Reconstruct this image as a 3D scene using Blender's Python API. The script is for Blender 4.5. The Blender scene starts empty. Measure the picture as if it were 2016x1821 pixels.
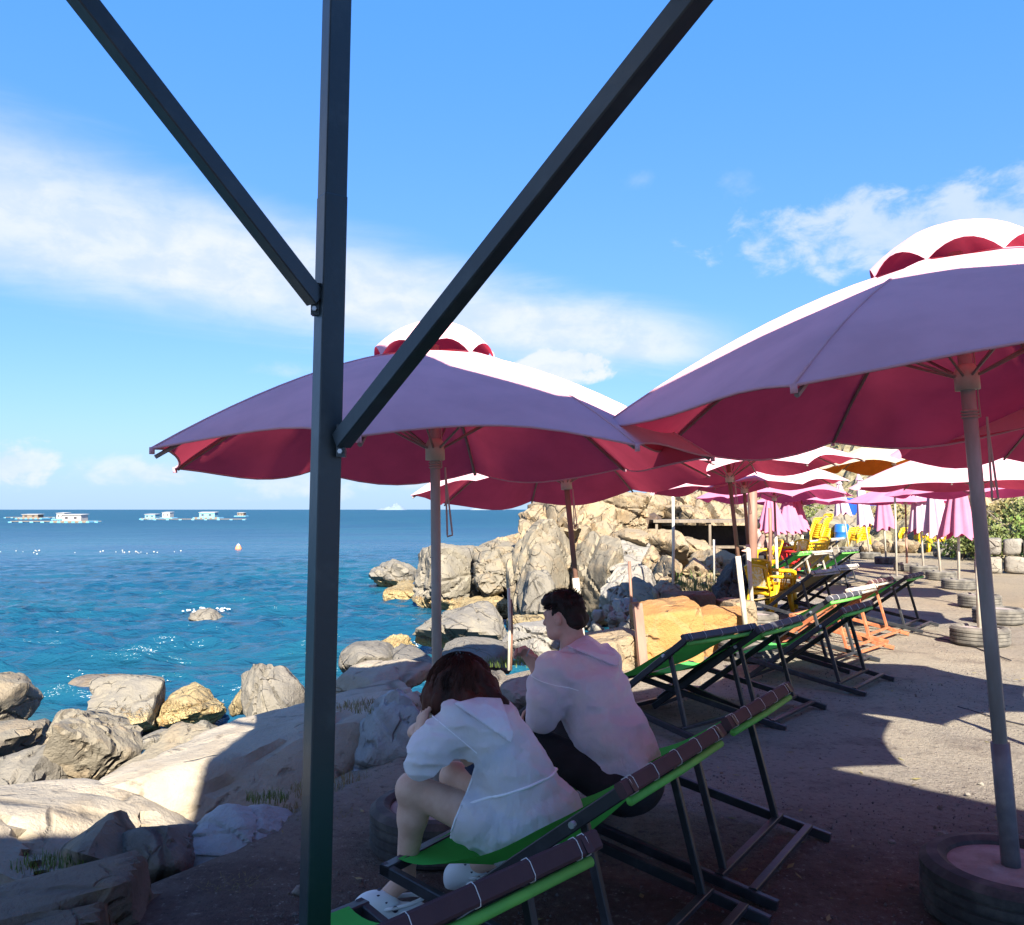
import bpy, bmesh, math, random
import numpy as np
from mathutils import Vector, Matrix

# ------------------------------------------------------------------ camera
SC = bpy.context.scene
CAM_H, FPX, PW, PH = 1.53, 1700.0, 2015.0, 1821.0
PITCH = math.atan(92.5 / FPX)
cam = bpy.data.cameras.new('camera')
cam.sensor_width = 36.0
cam.lens = 36.0 * FPX / PW
cam.clip_start, cam.clip_end = 0.05, 60000.0
cam_o = bpy.data.objects.new('camera', cam)
SC.collection.objects.link(cam_o)
cam_o.location = (0, 0, CAM_H)
cam_o.rotation_euler = (math.pi / 2 + PITCH, 0, 0)
SC.camera = cam_o

# ------------------------------------------------------------------ light
S = Vector((-0.23, 1.50, -1.0))            # the way the sunlight travels
SUN_EL = math.atan2(1.0, math.hypot(S.x, S.y))
SUN_ROT = math.atan2(-S.x, -S.y)
sun = bpy.data.lights.new('sun', 'SUN')
sun.energy = 5.0
sun.angle = math.radians(0.5)
sun.color = (1.0, 0.92, 0.79)
sun_o = bpy.data.objects.new('sun', sun)
SC.collection.objects.link(sun_o)
sun_o.location = (3, -20, 15)
sun_o.rotation_euler = S.to_track_quat('-Z', 'Y').to_euler()
SC.view_settings.view_transform = 'Standard'
SC.view_settings.look = 'None'
SC.view_settings.gamma = 1.0
SC.view_settings.use_curve_mapping = False
SC.view_settings.exposure = 1.95
SC.cycles.use_denoising = True
SC.cycles.max_bounces = 8
SC.cycles.transparent_max_bounces = 12

# ------------------------------------------------------------------ node helpers
class NT:
    def __init__(s, tree):
        s.t = tree; tree.nodes.clear()
    def n(s, typ, ins=None, **kw):
        nd = s.t.nodes.new(typ)
        for k, v in kw.items(): setattr(nd, k, v)
        if ins:
            for k, v in ins.items(): s.set(nd.inputs[k], v)
        return nd
    def set(s, sock, v):
        if isinstance(v, bpy.types.NodeSocket): s.t.links.new(v, sock)
        elif isinstance(v, bpy.types.Node): s.t.links.new(v.outputs[0], sock)
        elif isinstance(v, tuple) and sock.type == 'RGBA' and len(v) == 3: sock.default_value = (*v, 1)
        else: sock.default_value = v
    def m(s, op, a, b=0.0, c=0.0, clamp=False):
        nd = s.n('ShaderNodeMath', operation=op, use_clamp=clamp)
        s.set(nd.inputs[0], a); s.set(nd.inputs[1], b); s.set(nd.inputs[2], c)
        return nd.outputs[0]
    def mix(s, f, a, b, bt='MIX'):
        nd = s.n('ShaderNodeMix', data_type='RGBA', blend_type=bt)
        s.set(nd.inputs['Factor'], f); s.set(nd.inputs[6], a); s.set(nd.inputs[7], b)
        return nd.outputs[2]
    def noise(s, vec, scale, detail=4.0, rough=0.55, dist=0.0):
        nd = s.n('ShaderNodeTexNoise', {'Scale': scale, 'Detail': detail, 'Roughness': rough, 'Distortion': dist})
        if vec is not None: s.set(nd.inputs['Vector'], vec)
        return nd.outputs['Fac']
    def ramp(s, f, lo, hi):
        nd = s.n('ShaderNodeMapRange', interpolation_type='SMOOTHSTEP', clamp=True)
        s.set(nd.inputs['Value'], f); s.set(nd.inputs['From Min'], lo); s.set(nd.inputs['From Max'], hi)
        return nd.outputs['Result']

# ------------------------------------------------------------------ sky
W = bpy.data.worlds.new('World'); SC.world = W; W.use_nodes = True
def build_sky():
    t = NT(W.node_tree)
    sky = t.n('ShaderNodeTexSky', sky_type='NISHITA', sun_disc=False, sun_elevation=SUN_EL,
              sun_rotation=SUN_ROT, altitude=0.0, air_density=1.0, dust_density=0.1, ozone_density=2.0)
    hs = t.n('ShaderNodeHueSaturation', {'Saturation': 1.22, 'Value': 1.0, 'Color': sky.outputs[0]})
    d = t.n('ShaderNodeTexCoord').outputs['Generated']
    sp = t.n('ShaderNodeSeparateXYZ', {0: d})
    az = t.m('MULTIPLY', t.m('ARCTAN2', sp.outputs[0], sp.outputs[1]), 57.2958)
    el = t.m('MULTIPLY', t.m('ARCSINE', sp.outputs[2]), 57.2958)
    def vec(sx, sy, z=0.0):
        return t.n('ShaderNodeCombineXYZ', {0: t.m('MULTIPLY', az, sx), 1: t.m('MULTIPLY', el, sy), 2: z}).outputs[0]
    n1 = t.noise(vec(.09, .22), 1.0, 7, .62, .4)
    n2 = t.noise(vec(.33, .52, 3.1), 1.0, 8, .6, .25)
    n3 = t.noise(vec(.05, .30, 7.7), 1.0, 6, .6, .8)
    # long veil of thin cloud that narrows to the right
    cen = t.m('MULTIPLY_ADD', az, -.150, 12.5)
    cen = t.m('ADD', cen, t.m('MULTIPLY_ADD', n3, 3.6, -1.8))
    half = t.m('MAXIMUM', t.m('MULTIPLY_ADD', az, -.055, 2.2), .35)
    dd = t.m('DIVIDE', t.m('SUBTRACT', el, cen), half)
    up = t.ramp(dd, 1.75, .1)
    lo = t.ramp(dd, -1.5, -.35)
    veil = t.m('MULTIPLY', t.m('MULTIPLY', up, lo), t.ramp(az, 17.0, 9.0))
    veil = t.m('MULTIPLY', veil, t.m('MULTIPLY_ADD', n1, .85, .52), clamp=True)
    veil = t.m('MULTIPLY', veil, .93)
    def puff(ca, ce, ra, re, soft, gain, flat=0.0):
        a = t.m('DIVIDE', t.m('SUBTRACT', az, ca), ra)
        e = t.m('DIVIDE', t.m('SUBTRACT', el, ce), re)
        r = t.m('SQRT', t.m('ADD', t.m('MULTIPLY', a, a), t.m('MULTIPLY', e, e)))
        v = t.m('ADD', t.m('SUBTRACT', 1.0, r), t.m('MULTIPLY_ADD', n2, 2.6, -1.3))
        v = t.ramp(v, 0.0, soft)
        return t.m('MULTIPLY', v, gain)
    cl = veil
    for p in ((25.5, 16.6, 12.5, 2.9, .75, .62), (15.2, 20.3, 1.6, 1.1, 1.1, .22), (8.7, 21.0, 1.6, .9, 1.1, .18),
              (3.3, 9.7, 4.3, 1.5, .5, .95), (-30.5, 2.6, 3.2, 1.5, .6, .75), (-22.5, 2.2, 5.5, 1.3, .9, .65),
              (-14.0, 1.8, 5.0, 1.2, .9, .6), (-6.5, 1.8, 4.5, 1.1, .8, .6), (-14.0, 9.0, 3.5, .6, 1.2, .3),
              (52.0, 11.0, 13.0, 3.6, .8, .6), (-62.0, 8.0, 12.0, 3.0, .8, .6), (100.0, 14.0, 18.0, 4.0, .8, .6),
              (-120.0, 16.0, 20.0, 4.5, .8, .6)):
        cl = t.m('MAXIMUM', cl, puff(*p))
    azure = t.mix(t.ramp(el, 4.0, 34.0), (.60, 1.42, 3.7), (.32, 1.20, 3.6))
    base = t.mix(.80, hs.outputs[0], azure)
    haze = t.m('POWER', t.ramp(el, 13.0, -2.5), 1.8)
    base = t.mix(t.m('MULTIPLY', haze, .95), base, (1.42, 2.16, 3.10))
    shade = t.mix(t.ramp(n2, .35, .65), (2.25, 2.6, 3.2), (2.8, 2.95, 3.3))
    col = t.mix(cl, base, shade)
    bg = t.n('ShaderNodeBackground', {'Color': col, 'Strength': SKY_STRENGTH})
    out = t.n('ShaderNodeOutputWorld', {'Surface': bg})
SKY_STRENGTH = 0.086
build_sky()

# ------------------------------------------------------------------ picture-plane measuring helpers
cp, sp_ = math.cos(PITCH), math.sin(PITCH)
def ray(u, v):
    a = (u - PW / 2) / FPX; b = (PH / 2 - v) / FPX
    y = cp - b * sp_; z = sp_ + b * cp
    return a / y, z / y
def P(u, v, d):
    a, z = ray(u, v); return Vector((a * d, d, CAM_H + z * d))
def G(u, v, z0=0.0):
    a, z = ray(u, v); d = (z0 - CAM_H) / z; return Vector((a * d, d, z0))

# ------------------------------------------------------------------ object helpers
COL = SC.collection
def setp(o, label=None, cat=None, group=None, kind=None):
    if label: o['label'] = label
    if cat: o['category'] = cat
    if group: o['group'] = group
    if kind: o['kind'] = kind
    return o
def empty(name, loc=(0, 0, 0), rz=0.0, label=None, cat=None, group=None):
    o = bpy.data.objects.new(name, None); COL.objects.link(o)
    o.empty_display_size = .1
    o.location = loc; o.rotation_euler = (0, 0, rz)
    return setp(o, label, cat, group)
def link(name, me, parent=None):
    o = bpy.data.objects.new(name, me); COL.objects.link(o)
    if parent is not None: o.parent = parent
    return o
class MB:
    def __init__(s): s.v = []; s.f = []; s.mi = []; s.cur = 0
    def add(s, vs, fs):
        b = len(s.v); s.v += [tuple(q) for q in vs]
        for f in fs: s.f.append(tuple(b + i for i in f)); s.mi.append(s.cur)
        return s
    def box(s, c, h, M=None):
        vs = [Vector((x * h[0], y * h[1], z * h[2])) for x in (-1, 1) for y in (-1, 1) for z in (-1, 1)]
        if M is not None: vs = [M @ q for q in vs]
        c = Vector(c); vs = [q + c for q in vs]
        return s.add(vs, [(0, 1, 3, 2), (4, 6, 7, 5), (0, 4, 5, 1), (2, 3, 7, 6), (0, 2, 6, 4), (1, 5, 7, 3)])
    def bar(s, p0, p1, w, h, up=(0, 0, 1), bev=0.0):
        p0, p1 = Vector(p0), Vector(p1); t = (p1 - p0).normalized(); upv = Vector(up)
        sd = t.cross(upv)
        if sd.length < 1e-4: sd = t.cross(Vector((0, 1, 0)))
        sd.normalize(); n = sd.cross(t)
        if bev <= 0: prof = [(-1, -1), (1, -1), (1, 1), (-1, 1)]
        else:
            bx, by = bev / w * 2, bev / h * 2
            prof = [(-1 + bx, -1), (1 - bx, -1), (1, -1 + by), (1, 1 - by), (1 - bx, 1), (-1 + bx, 1), (-1, 1 - by), (-1, -1 + by)]
        k = len(prof)
        vs = [p + sd * (a * w / 2) + n * (b * h / 2) for p in (p0, p1) for a, b in prof]
        fs = [(i, (i + 1) % k, k + (i + 1) % k, k + i) for i in range(k)] + [tuple(range(k - 1, -1, -1)), tuple(range(k, 2 * k))]
        return s.add(vs, fs)
    def tube(s, pts, r, n=8, cap=True):
        pts = [Vector(p) for p in pts]
        rs = r if isinstance(r, (list, tuple)) else [r] * len(pts)
        t0 = (pts[1] - pts[0]).normalized()
        a = t0.cross(Vector((0, 0, 1)))
        if a.length < 1e-3: a = t0.cross(Vector((0, 1, 0)))
        a.normalize(); vs = []
        for i, p in enumerate(pts):
            t = (pts[min(i + 1, len(pts) - 1)] - pts[max(i - 1, 0)])
            if t.length < 1e-9: t = t0
            t.normalize(); a = (a - t * a.dot(t)).normalized(); b = t.cross(a)
            for k in range(n):
                an = 2 * math.pi * k / n
                vs.append(p + (a * math.cos(an) + b * math.sin(an)) * rs[i])
        fs = []
        for i in range(len(pts) - 1):
            for k in range(n):
                k2 = (k + 1) % n
                fs.append((i * n + k, i * n + k2, (i + 1) * n + k2, (i + 1) * n + k))
        if cap: fs += [tuple(range(n - 1, -1, -1)), tuple((len(pts) - 1) * n + k for k in range(n))]
        return s.add(vs, fs)
    def lathe(s, prof, n=32, c=(0, 0, 0), wob=None):
        vs = []; c = Vector(c)
        for (r, z) in prof:
            for k in range(n):
                an = 2 * math.pi * k / n
                rr = r * (1 + (wob(an, z) if wob else 0))
                vs.append(c + Vector((rr * math.cos(an), rr * math.sin(an), z)))
        fs = [(i * n + k, i * n + (k + 1) % n, (i + 1) * n + (k + 1) % n, (i + 1) * n + k) for i in range(len(prof) - 1) for k in range(n)]
        return s.add(vs, fs)
    def mesh(s, name, mats, smooth=False):
        me = bpy.data.meshes.new(name); me.from_pydata(s.v, [], s.f)
        for m in (mats if isinstance(mats, (list, tuple)) else [mats]): me.materials.append(m)
        if any(s.mi): me.polygons.foreach_set('material_index', s.mi)
        me.polygons.foreach_set('use_smooth', [smooth] * len(me.polygons))
        me.update(); return me
    def build(s, name, mats, parent=None, smooth=False):
        return link(name, s.mesh(name, mats, smooth), parent)
def np_mesh(name, V, F, mats, smooth=True):
    me = bpy.data.meshes.new(name)
    V = np.asarray(V, np.float32); F = np.asarray(F, np.int32); k = F.shape[1]
    me.vertices.add(len(V)); me.vertices.foreach_set('co', V.ravel())
    me.loops.add(F.size); me.loops.foreach_set('vertex_index', F.ravel())
    me.polygons.add(len(F)); me.polygons.foreach_set('loop_start', np.arange(len(F), dtype=np.int32) * k)
    me.update(calc_edges=True)
    for m in (mats if isinstance(mats, (list, tuple)) else [mats]): me.materials.append(m)
    me.polygons.foreach_set('use_smooth', np.full(len(F), smooth, bool))
    me.update(); return me
def merge_copy(o, parent=None):
    c = o.copy(); COL.objects.link(c); c.parent = parent
    for ch in list(o.children): merge_copy(ch, c)
    return c

# ------------------------------------------------------------------ noise in numpy
def _h(ix, iy, iz, seed):
    n = (ix.astype(np.int64) * 374761393 + iy.astype(np.int64) * 668265263 + iz.astype(np.int64) * 2147483647 + seed * 144665) & 0xffffffff
    n = ((n ^ (n >> 13)) * 1274126177) & 0xffffffff
    n = ((n ^ (n >> 16)) * 2246822519) & 0xffffffff
    return ((n ^ (n >> 15)) & 0xffffff).astype(np.float64) / 8388607.5 - 1.0
def vnoise(p, seed=0):
    i = np.floor(p); f = p - i; i = i.astype(np.int64); w = f * f * (3 - 2 * f); r = 0
    for dx in (0, 1):
        for dy in (0, 1):
            for dz in (0, 1):
                wt = (w[:, 0] if dx else 1 - w[:, 0]) * (w[:, 1] if dy else 1 - w[:, 1]) * (w[:, 2] if dz else 1 - w[:, 2])
                r = r + wt * _h(i[:, 0] + dx, i[:, 1] + dy, i[:, 2] + dz, seed)
    return r
def fbm(p, seed=0, oct=4, gain=.5):
    r = 0; a = 1.0
    for k in range(oct):
        r = r + a * vnoise(p * (2.03 ** k) + 17.3 * k, seed + k); a *= gain
    return r

# ------------------------------------------------------------------ signed-distance bodies
class SDF:
    def __init__(s, lo, hi, h):
        s.h = h; s.lo = np.array(lo, float); n = np.ceil((np.array(hi) - s.lo) / h).astype(int) + 1
        s.n = n; s.F = np.full(n, 1.0)
    def _blk(s, lo, hi):
        a = np.clip(np.floor((lo - s.lo) / s.h).astype(int), 0, s.n - 1); b = np.clip(np.ceil((hi - s.lo) / s.h).astype(int) + 1, 1, s.n)
        ax = [s.lo[i] + s.h * np.arange(a[i], b[i]) for i in range(3)]
        X = np.stack(np.meshgrid(*ax, indexing='ij'), -1)
        return tuple(slice(a[i], b[i]) for i in range(3)), X
    def _mix(s, sl, d, k):
        F = s.F[sl]
        if k <= 0: s.F[sl] = np.minimum(F, d); return
        hh = np.maximum(k - np.abs(F - d), 0) / k
        s.F[sl] = np.minimum(F, d) - hh * hh * k * .25
    def cone(s, a, b, ra, rb, k=.02):
        a, b = np.array(a, float), np.array(b, float); m = max(ra, rb) + k + 3 * s.h
        sl, X = s._blk(np.minimum(a, b) - m, np.maximum(a, b) + m)
        ab = b - a; t = np.clip(((X - a) @ ab) / max(ab @ ab, 1e-9), 0, 1)
        d = np.linalg.norm(X - a - t[..., None] * ab, axis=-1) - (ra + t * (rb - ra))
        s._mix(sl, d, k); return s
    def ell(s, c, r, ax=None, k=.02):
        c = np.array(c, float); r = np.array(r, float); m = r.max() + k + 3 * s.h
        sl, X = s._blk(c - m, c + m); q = X - c
        if ax is not None: q = q @ np.array([list(v) for v in ax]).T
        k0 = np.linalg.norm(q / r, axis=-1); k1 = np.linalg.norm(q / (r * r), axis=-1) + 1e-9
        d = k0 * (k0 - 1) / k1
        s._mix(sl, d, k); return s
    def cut(s, c, n):                       # keep the side the normal points away from
        X = np.stack(np.meshgrid(*[s.lo[i] + s.h * np.arange(s.n[i]) for i in range(3)], indexing='ij'), -1)
        s.F = np.maximum(s.F, (X - np.array(c)) @ (np.array(n) / np.linalg.norm(n))); return s
    def folds(s, amp, scale, seed=0):
        idx = np.argwhere(np.abs(s.F) < amp * 2.2 + 2 * s.h); p = (s.lo + idx * s.h) * np.array(scale)
        p = p + .6 * np.stack([vnoise(p * .5 + 9, seed + 3), vnoise(p * .5 + 5, seed + 4), vnoise(p * .5, seed + 5)], 1)
        s.F[tuple(idx.T)] += amp * (2.2 * np.abs(vnoise(p, seed)) - .6) * (.5 + .5 * vnoise(p * .31, seed + 8)); return s
    def rough(s, amp, scale, seed=0, oct=2):
        idx = np.argwhere(np.abs(s.F) < amp * 2.2 + 2 * s.h)
        p = s.lo + idx * s.h
        s.F[tuple(idx.T)] += amp * fbm(p * np.array(scale), seed, oct); return s
    def mesh(s, name, mats):
        F = s.F; nx, ny, nz = F.shape; ins = F < 0
        cor = [(i, j, k) for i in (0, 1) for j in (0, 1) for k in (0, 1)]
        cnt = sum(ins[i:nx - 1 + i, j:ny - 1 + j, k:nz - 1 + k].astype(np.int8) for i, j, k in cor)
        act = (cnt > 0) & (cnt < 8); cell = np.argwhere(act)
        idx = np.full(act.shape, -1, np.int64); idx[act] = np.arange(len(cell))
        pos = np.zeros((len(cell), 3)); w = np.zeros(len(cell))
        for a in range(8):
            for b in range(a + 1, 8):
                A, B = np.array(cor[a]), np.array(cor[b])
                if np.abs(A - B).sum() != 1: continue
                fa = F[tuple((cell + A).T)]; fb = F[tuple((cell + B).T)]; m = (fa < 0) != (fb < 0)
                t = np.where(m, fa / np.where(m, fa - fb, 1), 0)
                pos[m] += (A + t[:, None] * (B - A))[m]; w[m] += 1
        V = s.lo + s.h * (cell + pos / w[:, None]); quads = []
        for ax in range(3):
            o1, o2 = [(1, 2), (2, 0), (0, 1)][ax]
            sl0 = [slice(None)] * 3; sl1 = [slice(None)] * 3; sl0[ax] = slice(0, -1); sl1[ax] = slice(1, None)
            ch = ins[tuple(sl0)] != ins[tuple(sl1)]
            e = np.argwhere(ch); e = e[(e[:, o1] > 0) & (e[:, o2] > 0) & (e[:, o1] < F.shape[o1] - 1) & (e[:, o2] < F.shape[o2] - 1)]
            def c(d1, d2):
                q = e.copy(); q[:, o1] += d1; q[:, o2] += d2; return idx[tuple(q.T)]
            Q = np.stack([c(-1, -1), c(0, -1), c(0, 0), c(-1, 0)], 1)
            flip = ~ins[tuple(e.T)]
            Q[flip] = Q[flip][:, ::-1]; quads.append(Q)
        Q = np.concatenate(quads); Q = Q[(Q >= 0).all(1)]
        return np_mesh(name, V, Q, mats, True)
# ------------------------------------------------------------------ materials
def new_mat(name):
    m = bpy.data.materials.new(name); m.use_nodes = True
    return m, NT(m.node_tree)
def finish(t, col, rough=.6, bump=None, bstr=.3, bdist=.01, spec=.5, metal=0.0, extra=None):
    b = t.n('ShaderNodeBsdfPrincipled', {'Base Color': col, 'Roughness': rough, 'Metallic': metal, 'Specular IOR Level': spec})
    if extra:
        for k, v in extra.items(): t.set(b.inputs[k], v)
    if bump is not None:
        bn = t.n('ShaderNodeBump', {'Strength': bstr, 'Distance': bdist, 'Height': bump})
        t.set(b.inputs['Normal'], bn.outputs[0])
    return b
def out(t, sh): t.n('ShaderNodeOutputMaterial', {'Surface': sh})
def mat(name, c1, c2=None, scale=6.0, rough=.6, bscale=60.0, bstr=.15, bdist=.004, spec=.4, metal=0.0, detail=5.0, lo=.35, hi=.65, stretch=None):
    m, t = new_mat(name)
    co = t.n('ShaderNodeTexCoord').outputs['Object']
    if stretch: co = t.n('ShaderNodeMapping', {'Vector': co, 'Scale': stretch}).outputs[0]
    n = t.noise(co, scale, detail, .6)
    col = t.mix(t.ramp(n, lo, hi), c1, c2 or c1)
    out(t, finish(t, col, rough, t.noise(co, bscale, 3), bstr, bdist, spec, metal)); return m
ROCK_K = .66
def rockmat(name, c1, c2, c3, crackdark=.55, barn=False, bstr=.6, cs=1.6, lichen=.0):
    m, t = new_mat(name)
    c1, c2, c3 = (tuple(q * ROCK_K for q in c) for c in (c1, c2, c3))
    geo = t.n('ShaderNodeNewGeometry').outputs['Position']
    warp = t.n('ShaderNodeTexNoise', {'Vector': geo, 'Scale': 1.3, 'Detail': 4.0})
    wv = t.n('ShaderNodeMix', {'Factor': .25}, data_type='VECTOR')
    t.set(wv.inputs[4], geo); t.set(wv.inputs[5], warp.outputs['Color']); wv = wv.outputs[1]
    big = t.noise(geo, .9, 5, .6, .6); mid = t.noise(geo, 4.5, 6, .65); fine = t.noise(geo, 38, 5, .7)
    col = t.mix(t.ramp(big, .35, .65), c1, c2)
    col = t.mix(t.m('MULTIPLY', t.ramp(mid, .5, .72), .7), col, c3)
    st = t.n('ShaderNodeTexWave', {'Vector': t.n('ShaderNodeMapping', {'Vector': geo, 'Rotation': (.5, .9, .4)}).outputs[0],
             'Scale': .8, 'Distortion': 7.0, 'Detail': 5.0, 'Detail Scale': 1.6}).outputs['Fac']
    col = t.mix(t.m('MULTIPLY', t.ramp(st, .72, .98), .35), col, c3)
    vor = t.n('ShaderNodeTexVoronoi', {'Vector': wv, 'Scale': cs}, feature='DISTANCE_TO_EDGE').outputs['Distance']
    crack = t.m('MULTIPLY', t.ramp(vor, .035, .0), t.ramp(big, .42, .58))
    vor2 = t.n('ShaderNodeTexVoronoi', {'Vector': wv, 'Scale': cs * 3.7}, feature='DISTANCE_TO_EDGE').outputs['Distance']
    crack2 = t.m('MULTIPLY', t.ramp(vor2, .05, .0), t.ramp(mid, .50, .62))
    crack = t.m('MAXIMUM', crack, t.m('MULTIPLY', crack2, .8))
    vor3 = t.n('ShaderNodeTexVoronoi', {'Vector': wv, 'Scale': cs * 2.2}).outputs['Color']
    tone = t.n('ShaderNodeSeparateColor', {0: vor3}).outputs[0]
    col = t.mix(t.m('MULTIPLY', tone, .30), col, t.mix(.5, c2, (.10, .085, .06)))
    col = t.mix(t.m('MULTIPLY', crack, crackdark), col, (.05, .04, .03))
    spk = t.m('MULTIPLY', t.ramp(fine, .56, .74), .45)
    col = t.mix(spk, col, t.mix(.55, c2, (.03, .03, .03)))
    h = t.m('ADD', t.m('ADD', t.m('MULTIPLY_ADD', mid, .8, t.m('MULTIPLY', tone, .25)), t.m('MULTIPLY', fine, .22)), t.m('MULTIPLY', crack, -.5))
    if barn:
        z = t.n('ShaderNodeSeparateXYZ', {0: geo}).outputs[2]
        bn = t.noise(geo, 9, 4, .7)
        zz = t.m('ADD', z, t.m('MULTIPLY', bn, -.42))
        band = t.ramp(zz, -1.22, -1.34)
        sp = t.ramp(t.noise(geo, 34, 3, .7), .40, .58)
        band2 = t.m('MULTIPLY', band, t.m('MULTIPLY_ADD', sp, .8, .2))
        bc = t.mix(t.ramp(bn, .4, .62), (.46, .37, .18), (.30, .18, .07))
        col = t.mix(band2, col, bc)
        h = t.m('ADD', h, t.m('MULTIPLY', t.m('MULTIPLY', band, t.noise(geo, 24, 3, .6)), 1.2))
        wet = t.ramp(z, -1.30, -1.38)
        col = t.mix(t.m('MULTIPLY', wet, .5), col, (.05, .045, .03))
    out(t, finish(t, col, .85, h, min(1.0, bstr * 1.5), .075, .2)); return m

M = {}
M['tan'] = rockmat('rock_tan', (.42, .325, .205), (.32, .26, .18), (.48, .31, .15))
M['tangrey'] = rockmat('rock_tan_grey', (.32, .275, .20), (.24, .215, .17), (.38, .28, .17))
M['grey'] = rockmat('rock_grey', (.26, .235, .19), (.19, .175, .15), (.33, .295, .24))
M['palegrey'] = rockmat('rock_pale_grey', (.38, .35, .30), (.29, .275, .25), (.45, .39, .31))
M['white'] = rockmat('rock_white', (.52, .45, .345), (.45, .395, .31), (.40, .32, .22), .6, bstr=.45, cs=.7)
M['bluewhite'] = rockmat('rock_blue_white', (.52, .55, .55), (.40, .45, .47), (.24, .26, .26), .5, cs=1.2)
M['sea'] = rockmat('rock_sea', (.30, .27, .21), (.24, .22, .19), (.36, .31, .22), barn=True)
M['barn'] = rockmat('rock_barnacle', (.40, .30, .15), (.34, .26, .14), (.52, .43, .24), barn=True, bstr=.9)
M['orange'] = rockmat('rock_orange', (.50, .255, .080), (.42, .235, .095), (.52, .33, .16), .4, cs=1.1)
M['brownstone'] = rockmat('rock_brown', (.16, .10, .07), (.12, .08, .06), (.24, .17, .12), .4)
M['slabbrown'] = rockmat('rock_slab', (.30, .25, .20), (.20, .16, .12), (.34, .24, .13), .5)
M['dark'] = rockmat('rock_dark', (.06, .06, .065), (.04, .04, .045), (.10, .10, .10), .3)
M['wallstone'] = rockmat('wall_stone', (.36, .33, .28), (.27, .25, .22), (.43, .37, .29), .4)

def ground_mat():
    m, t = new_mat('dirt_ground')
    g = t.n('ShaderNodeNewGeometry').outputs['Position']
    z = t.n('ShaderNodeSeparateXYZ', {0: g})
    big = t.noise(g, .35, 5, .6); mid = t.noise(g, 2.2, 6, .65); fine = t.noise(g, 26, 5, .75); grit = t.noise(g, 95, 3, .7)
    col = t.mix(t.ramp(big, .38, .62), (.25, .225, .19), (.32, .28, .215))
    col = t.mix(t.m('MULTIPLY', t.ramp(mid, .48, .7), .55), col, (.115, .092, .080))
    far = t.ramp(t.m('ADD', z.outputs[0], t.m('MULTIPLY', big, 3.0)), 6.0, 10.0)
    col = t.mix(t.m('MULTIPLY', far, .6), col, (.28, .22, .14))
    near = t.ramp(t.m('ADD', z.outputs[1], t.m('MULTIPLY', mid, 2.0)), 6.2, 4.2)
    col = t.mix(t.m('MULTIPLY', near, .88), col, t.mix(t.ramp(mid, .4, .62), (.070, .046, .042), (.115, .080, .068)))  # roof shade put into the colour of the dirt near the camera
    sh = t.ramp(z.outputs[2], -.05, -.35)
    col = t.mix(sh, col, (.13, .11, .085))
    col = t.mix(t.m('MULTIPLY', t.ramp(fine, .52, .70), .75), col, (.06, .05, .045))
    col = t.mix(t.m('MULTIPLY', t.ramp(fine, .46, .28), .6), col, (.32, .29, .25))
    vs = t.n('ShaderNodeTexVoronoi', {'Vector': g, 'Scale': 42.0})
    st = t.m('MULTIPLY', t.ramp(vs.outputs['Distance'], .28, .12), t.ramp(t.noise(g, 14, 2), .55, .62))
    col = t.mix(t.m('MULTIPLY', st, .7), col, (.33, .30, .27))
    h = t.m('ADD', t.m('ADD', t.m('MULTIPLY', mid, .8), t.m('MULTIPLY', fine, .7)), t.m('MULTIPLY', grit, .4))
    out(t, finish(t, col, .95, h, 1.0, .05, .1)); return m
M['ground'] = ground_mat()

def water_mat():
    m, t = new_mat('sea_water')
    g = t.n('ShaderNodeNewGeometry').outputs['Position']
    sx = t.n('ShaderNodeMapping', {'Vector': g, 'Scale': (.55, 1.0, 1.0), 'Rotation': (0, 0, .12)}).outputs[0]
    a = t.noise(sx, 1.5, 5, .62, .5); b = t.noise(sx, .35, 4, .55, .6); c = t.noise(sx, .06, 5, .6)
    fi = t.noise(t.n('ShaderNodeMapping', {'Vector': g, 'Scale': (.6, 1.3, 1.0), 'Rotation': (0, 0, -.1)}).outputs[0], 4.6, 4, .6, .4)
    hgt = t.m('ADD', t.m('ADD', t.m('MULTIPLY_ADD', a, .34, t.m('MULTIPLY', fi, .12)), t.m('MULTIPLY', b, .9)), t.m('MULTIPLY', c, 3.0))
    pt = t.noise(g, .045, 3, .5, .5)
    y = t.n('ShaderNodeSeparateXYZ', {0: g}).outputs[1]
    col = t.mix(t.ramp(pt, .4, .62), (.006, .050, .092), (.008, .062, .098))
    shallow = t.m('MULTIPLY', t.ramp(y, 24.0, 9.0), t.ramp(t.noise(g, .22, 4, .6), .44, .60))
    col = t.mix(t.m('MULTIPLY', shallow, .30), col, (.008, .075, .088))
    bed = t.m('MULTIPLY', t.ramp(y, 15.0, 8.5), t.ramp(t.noise(g, .55, 4, .6), .50, .62))
    col = t.mix(t.m('MULTIPLY', bed, .6), col, (.042, .045, .033))
    dist = t.ramp(t.m('LOGARITHM', t.m('MAXIMUM', y, 1.0), 10.0), 1.45, 2.5)
    rgh = t.m('MULTIPLY_ADD', dist, .32, .16)
    out(t, finish(t, col, rgh, hgt, 1.0, .60, .34, extra={'IOR': 1.33})); return m
M['water'] = water_mat()

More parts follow.
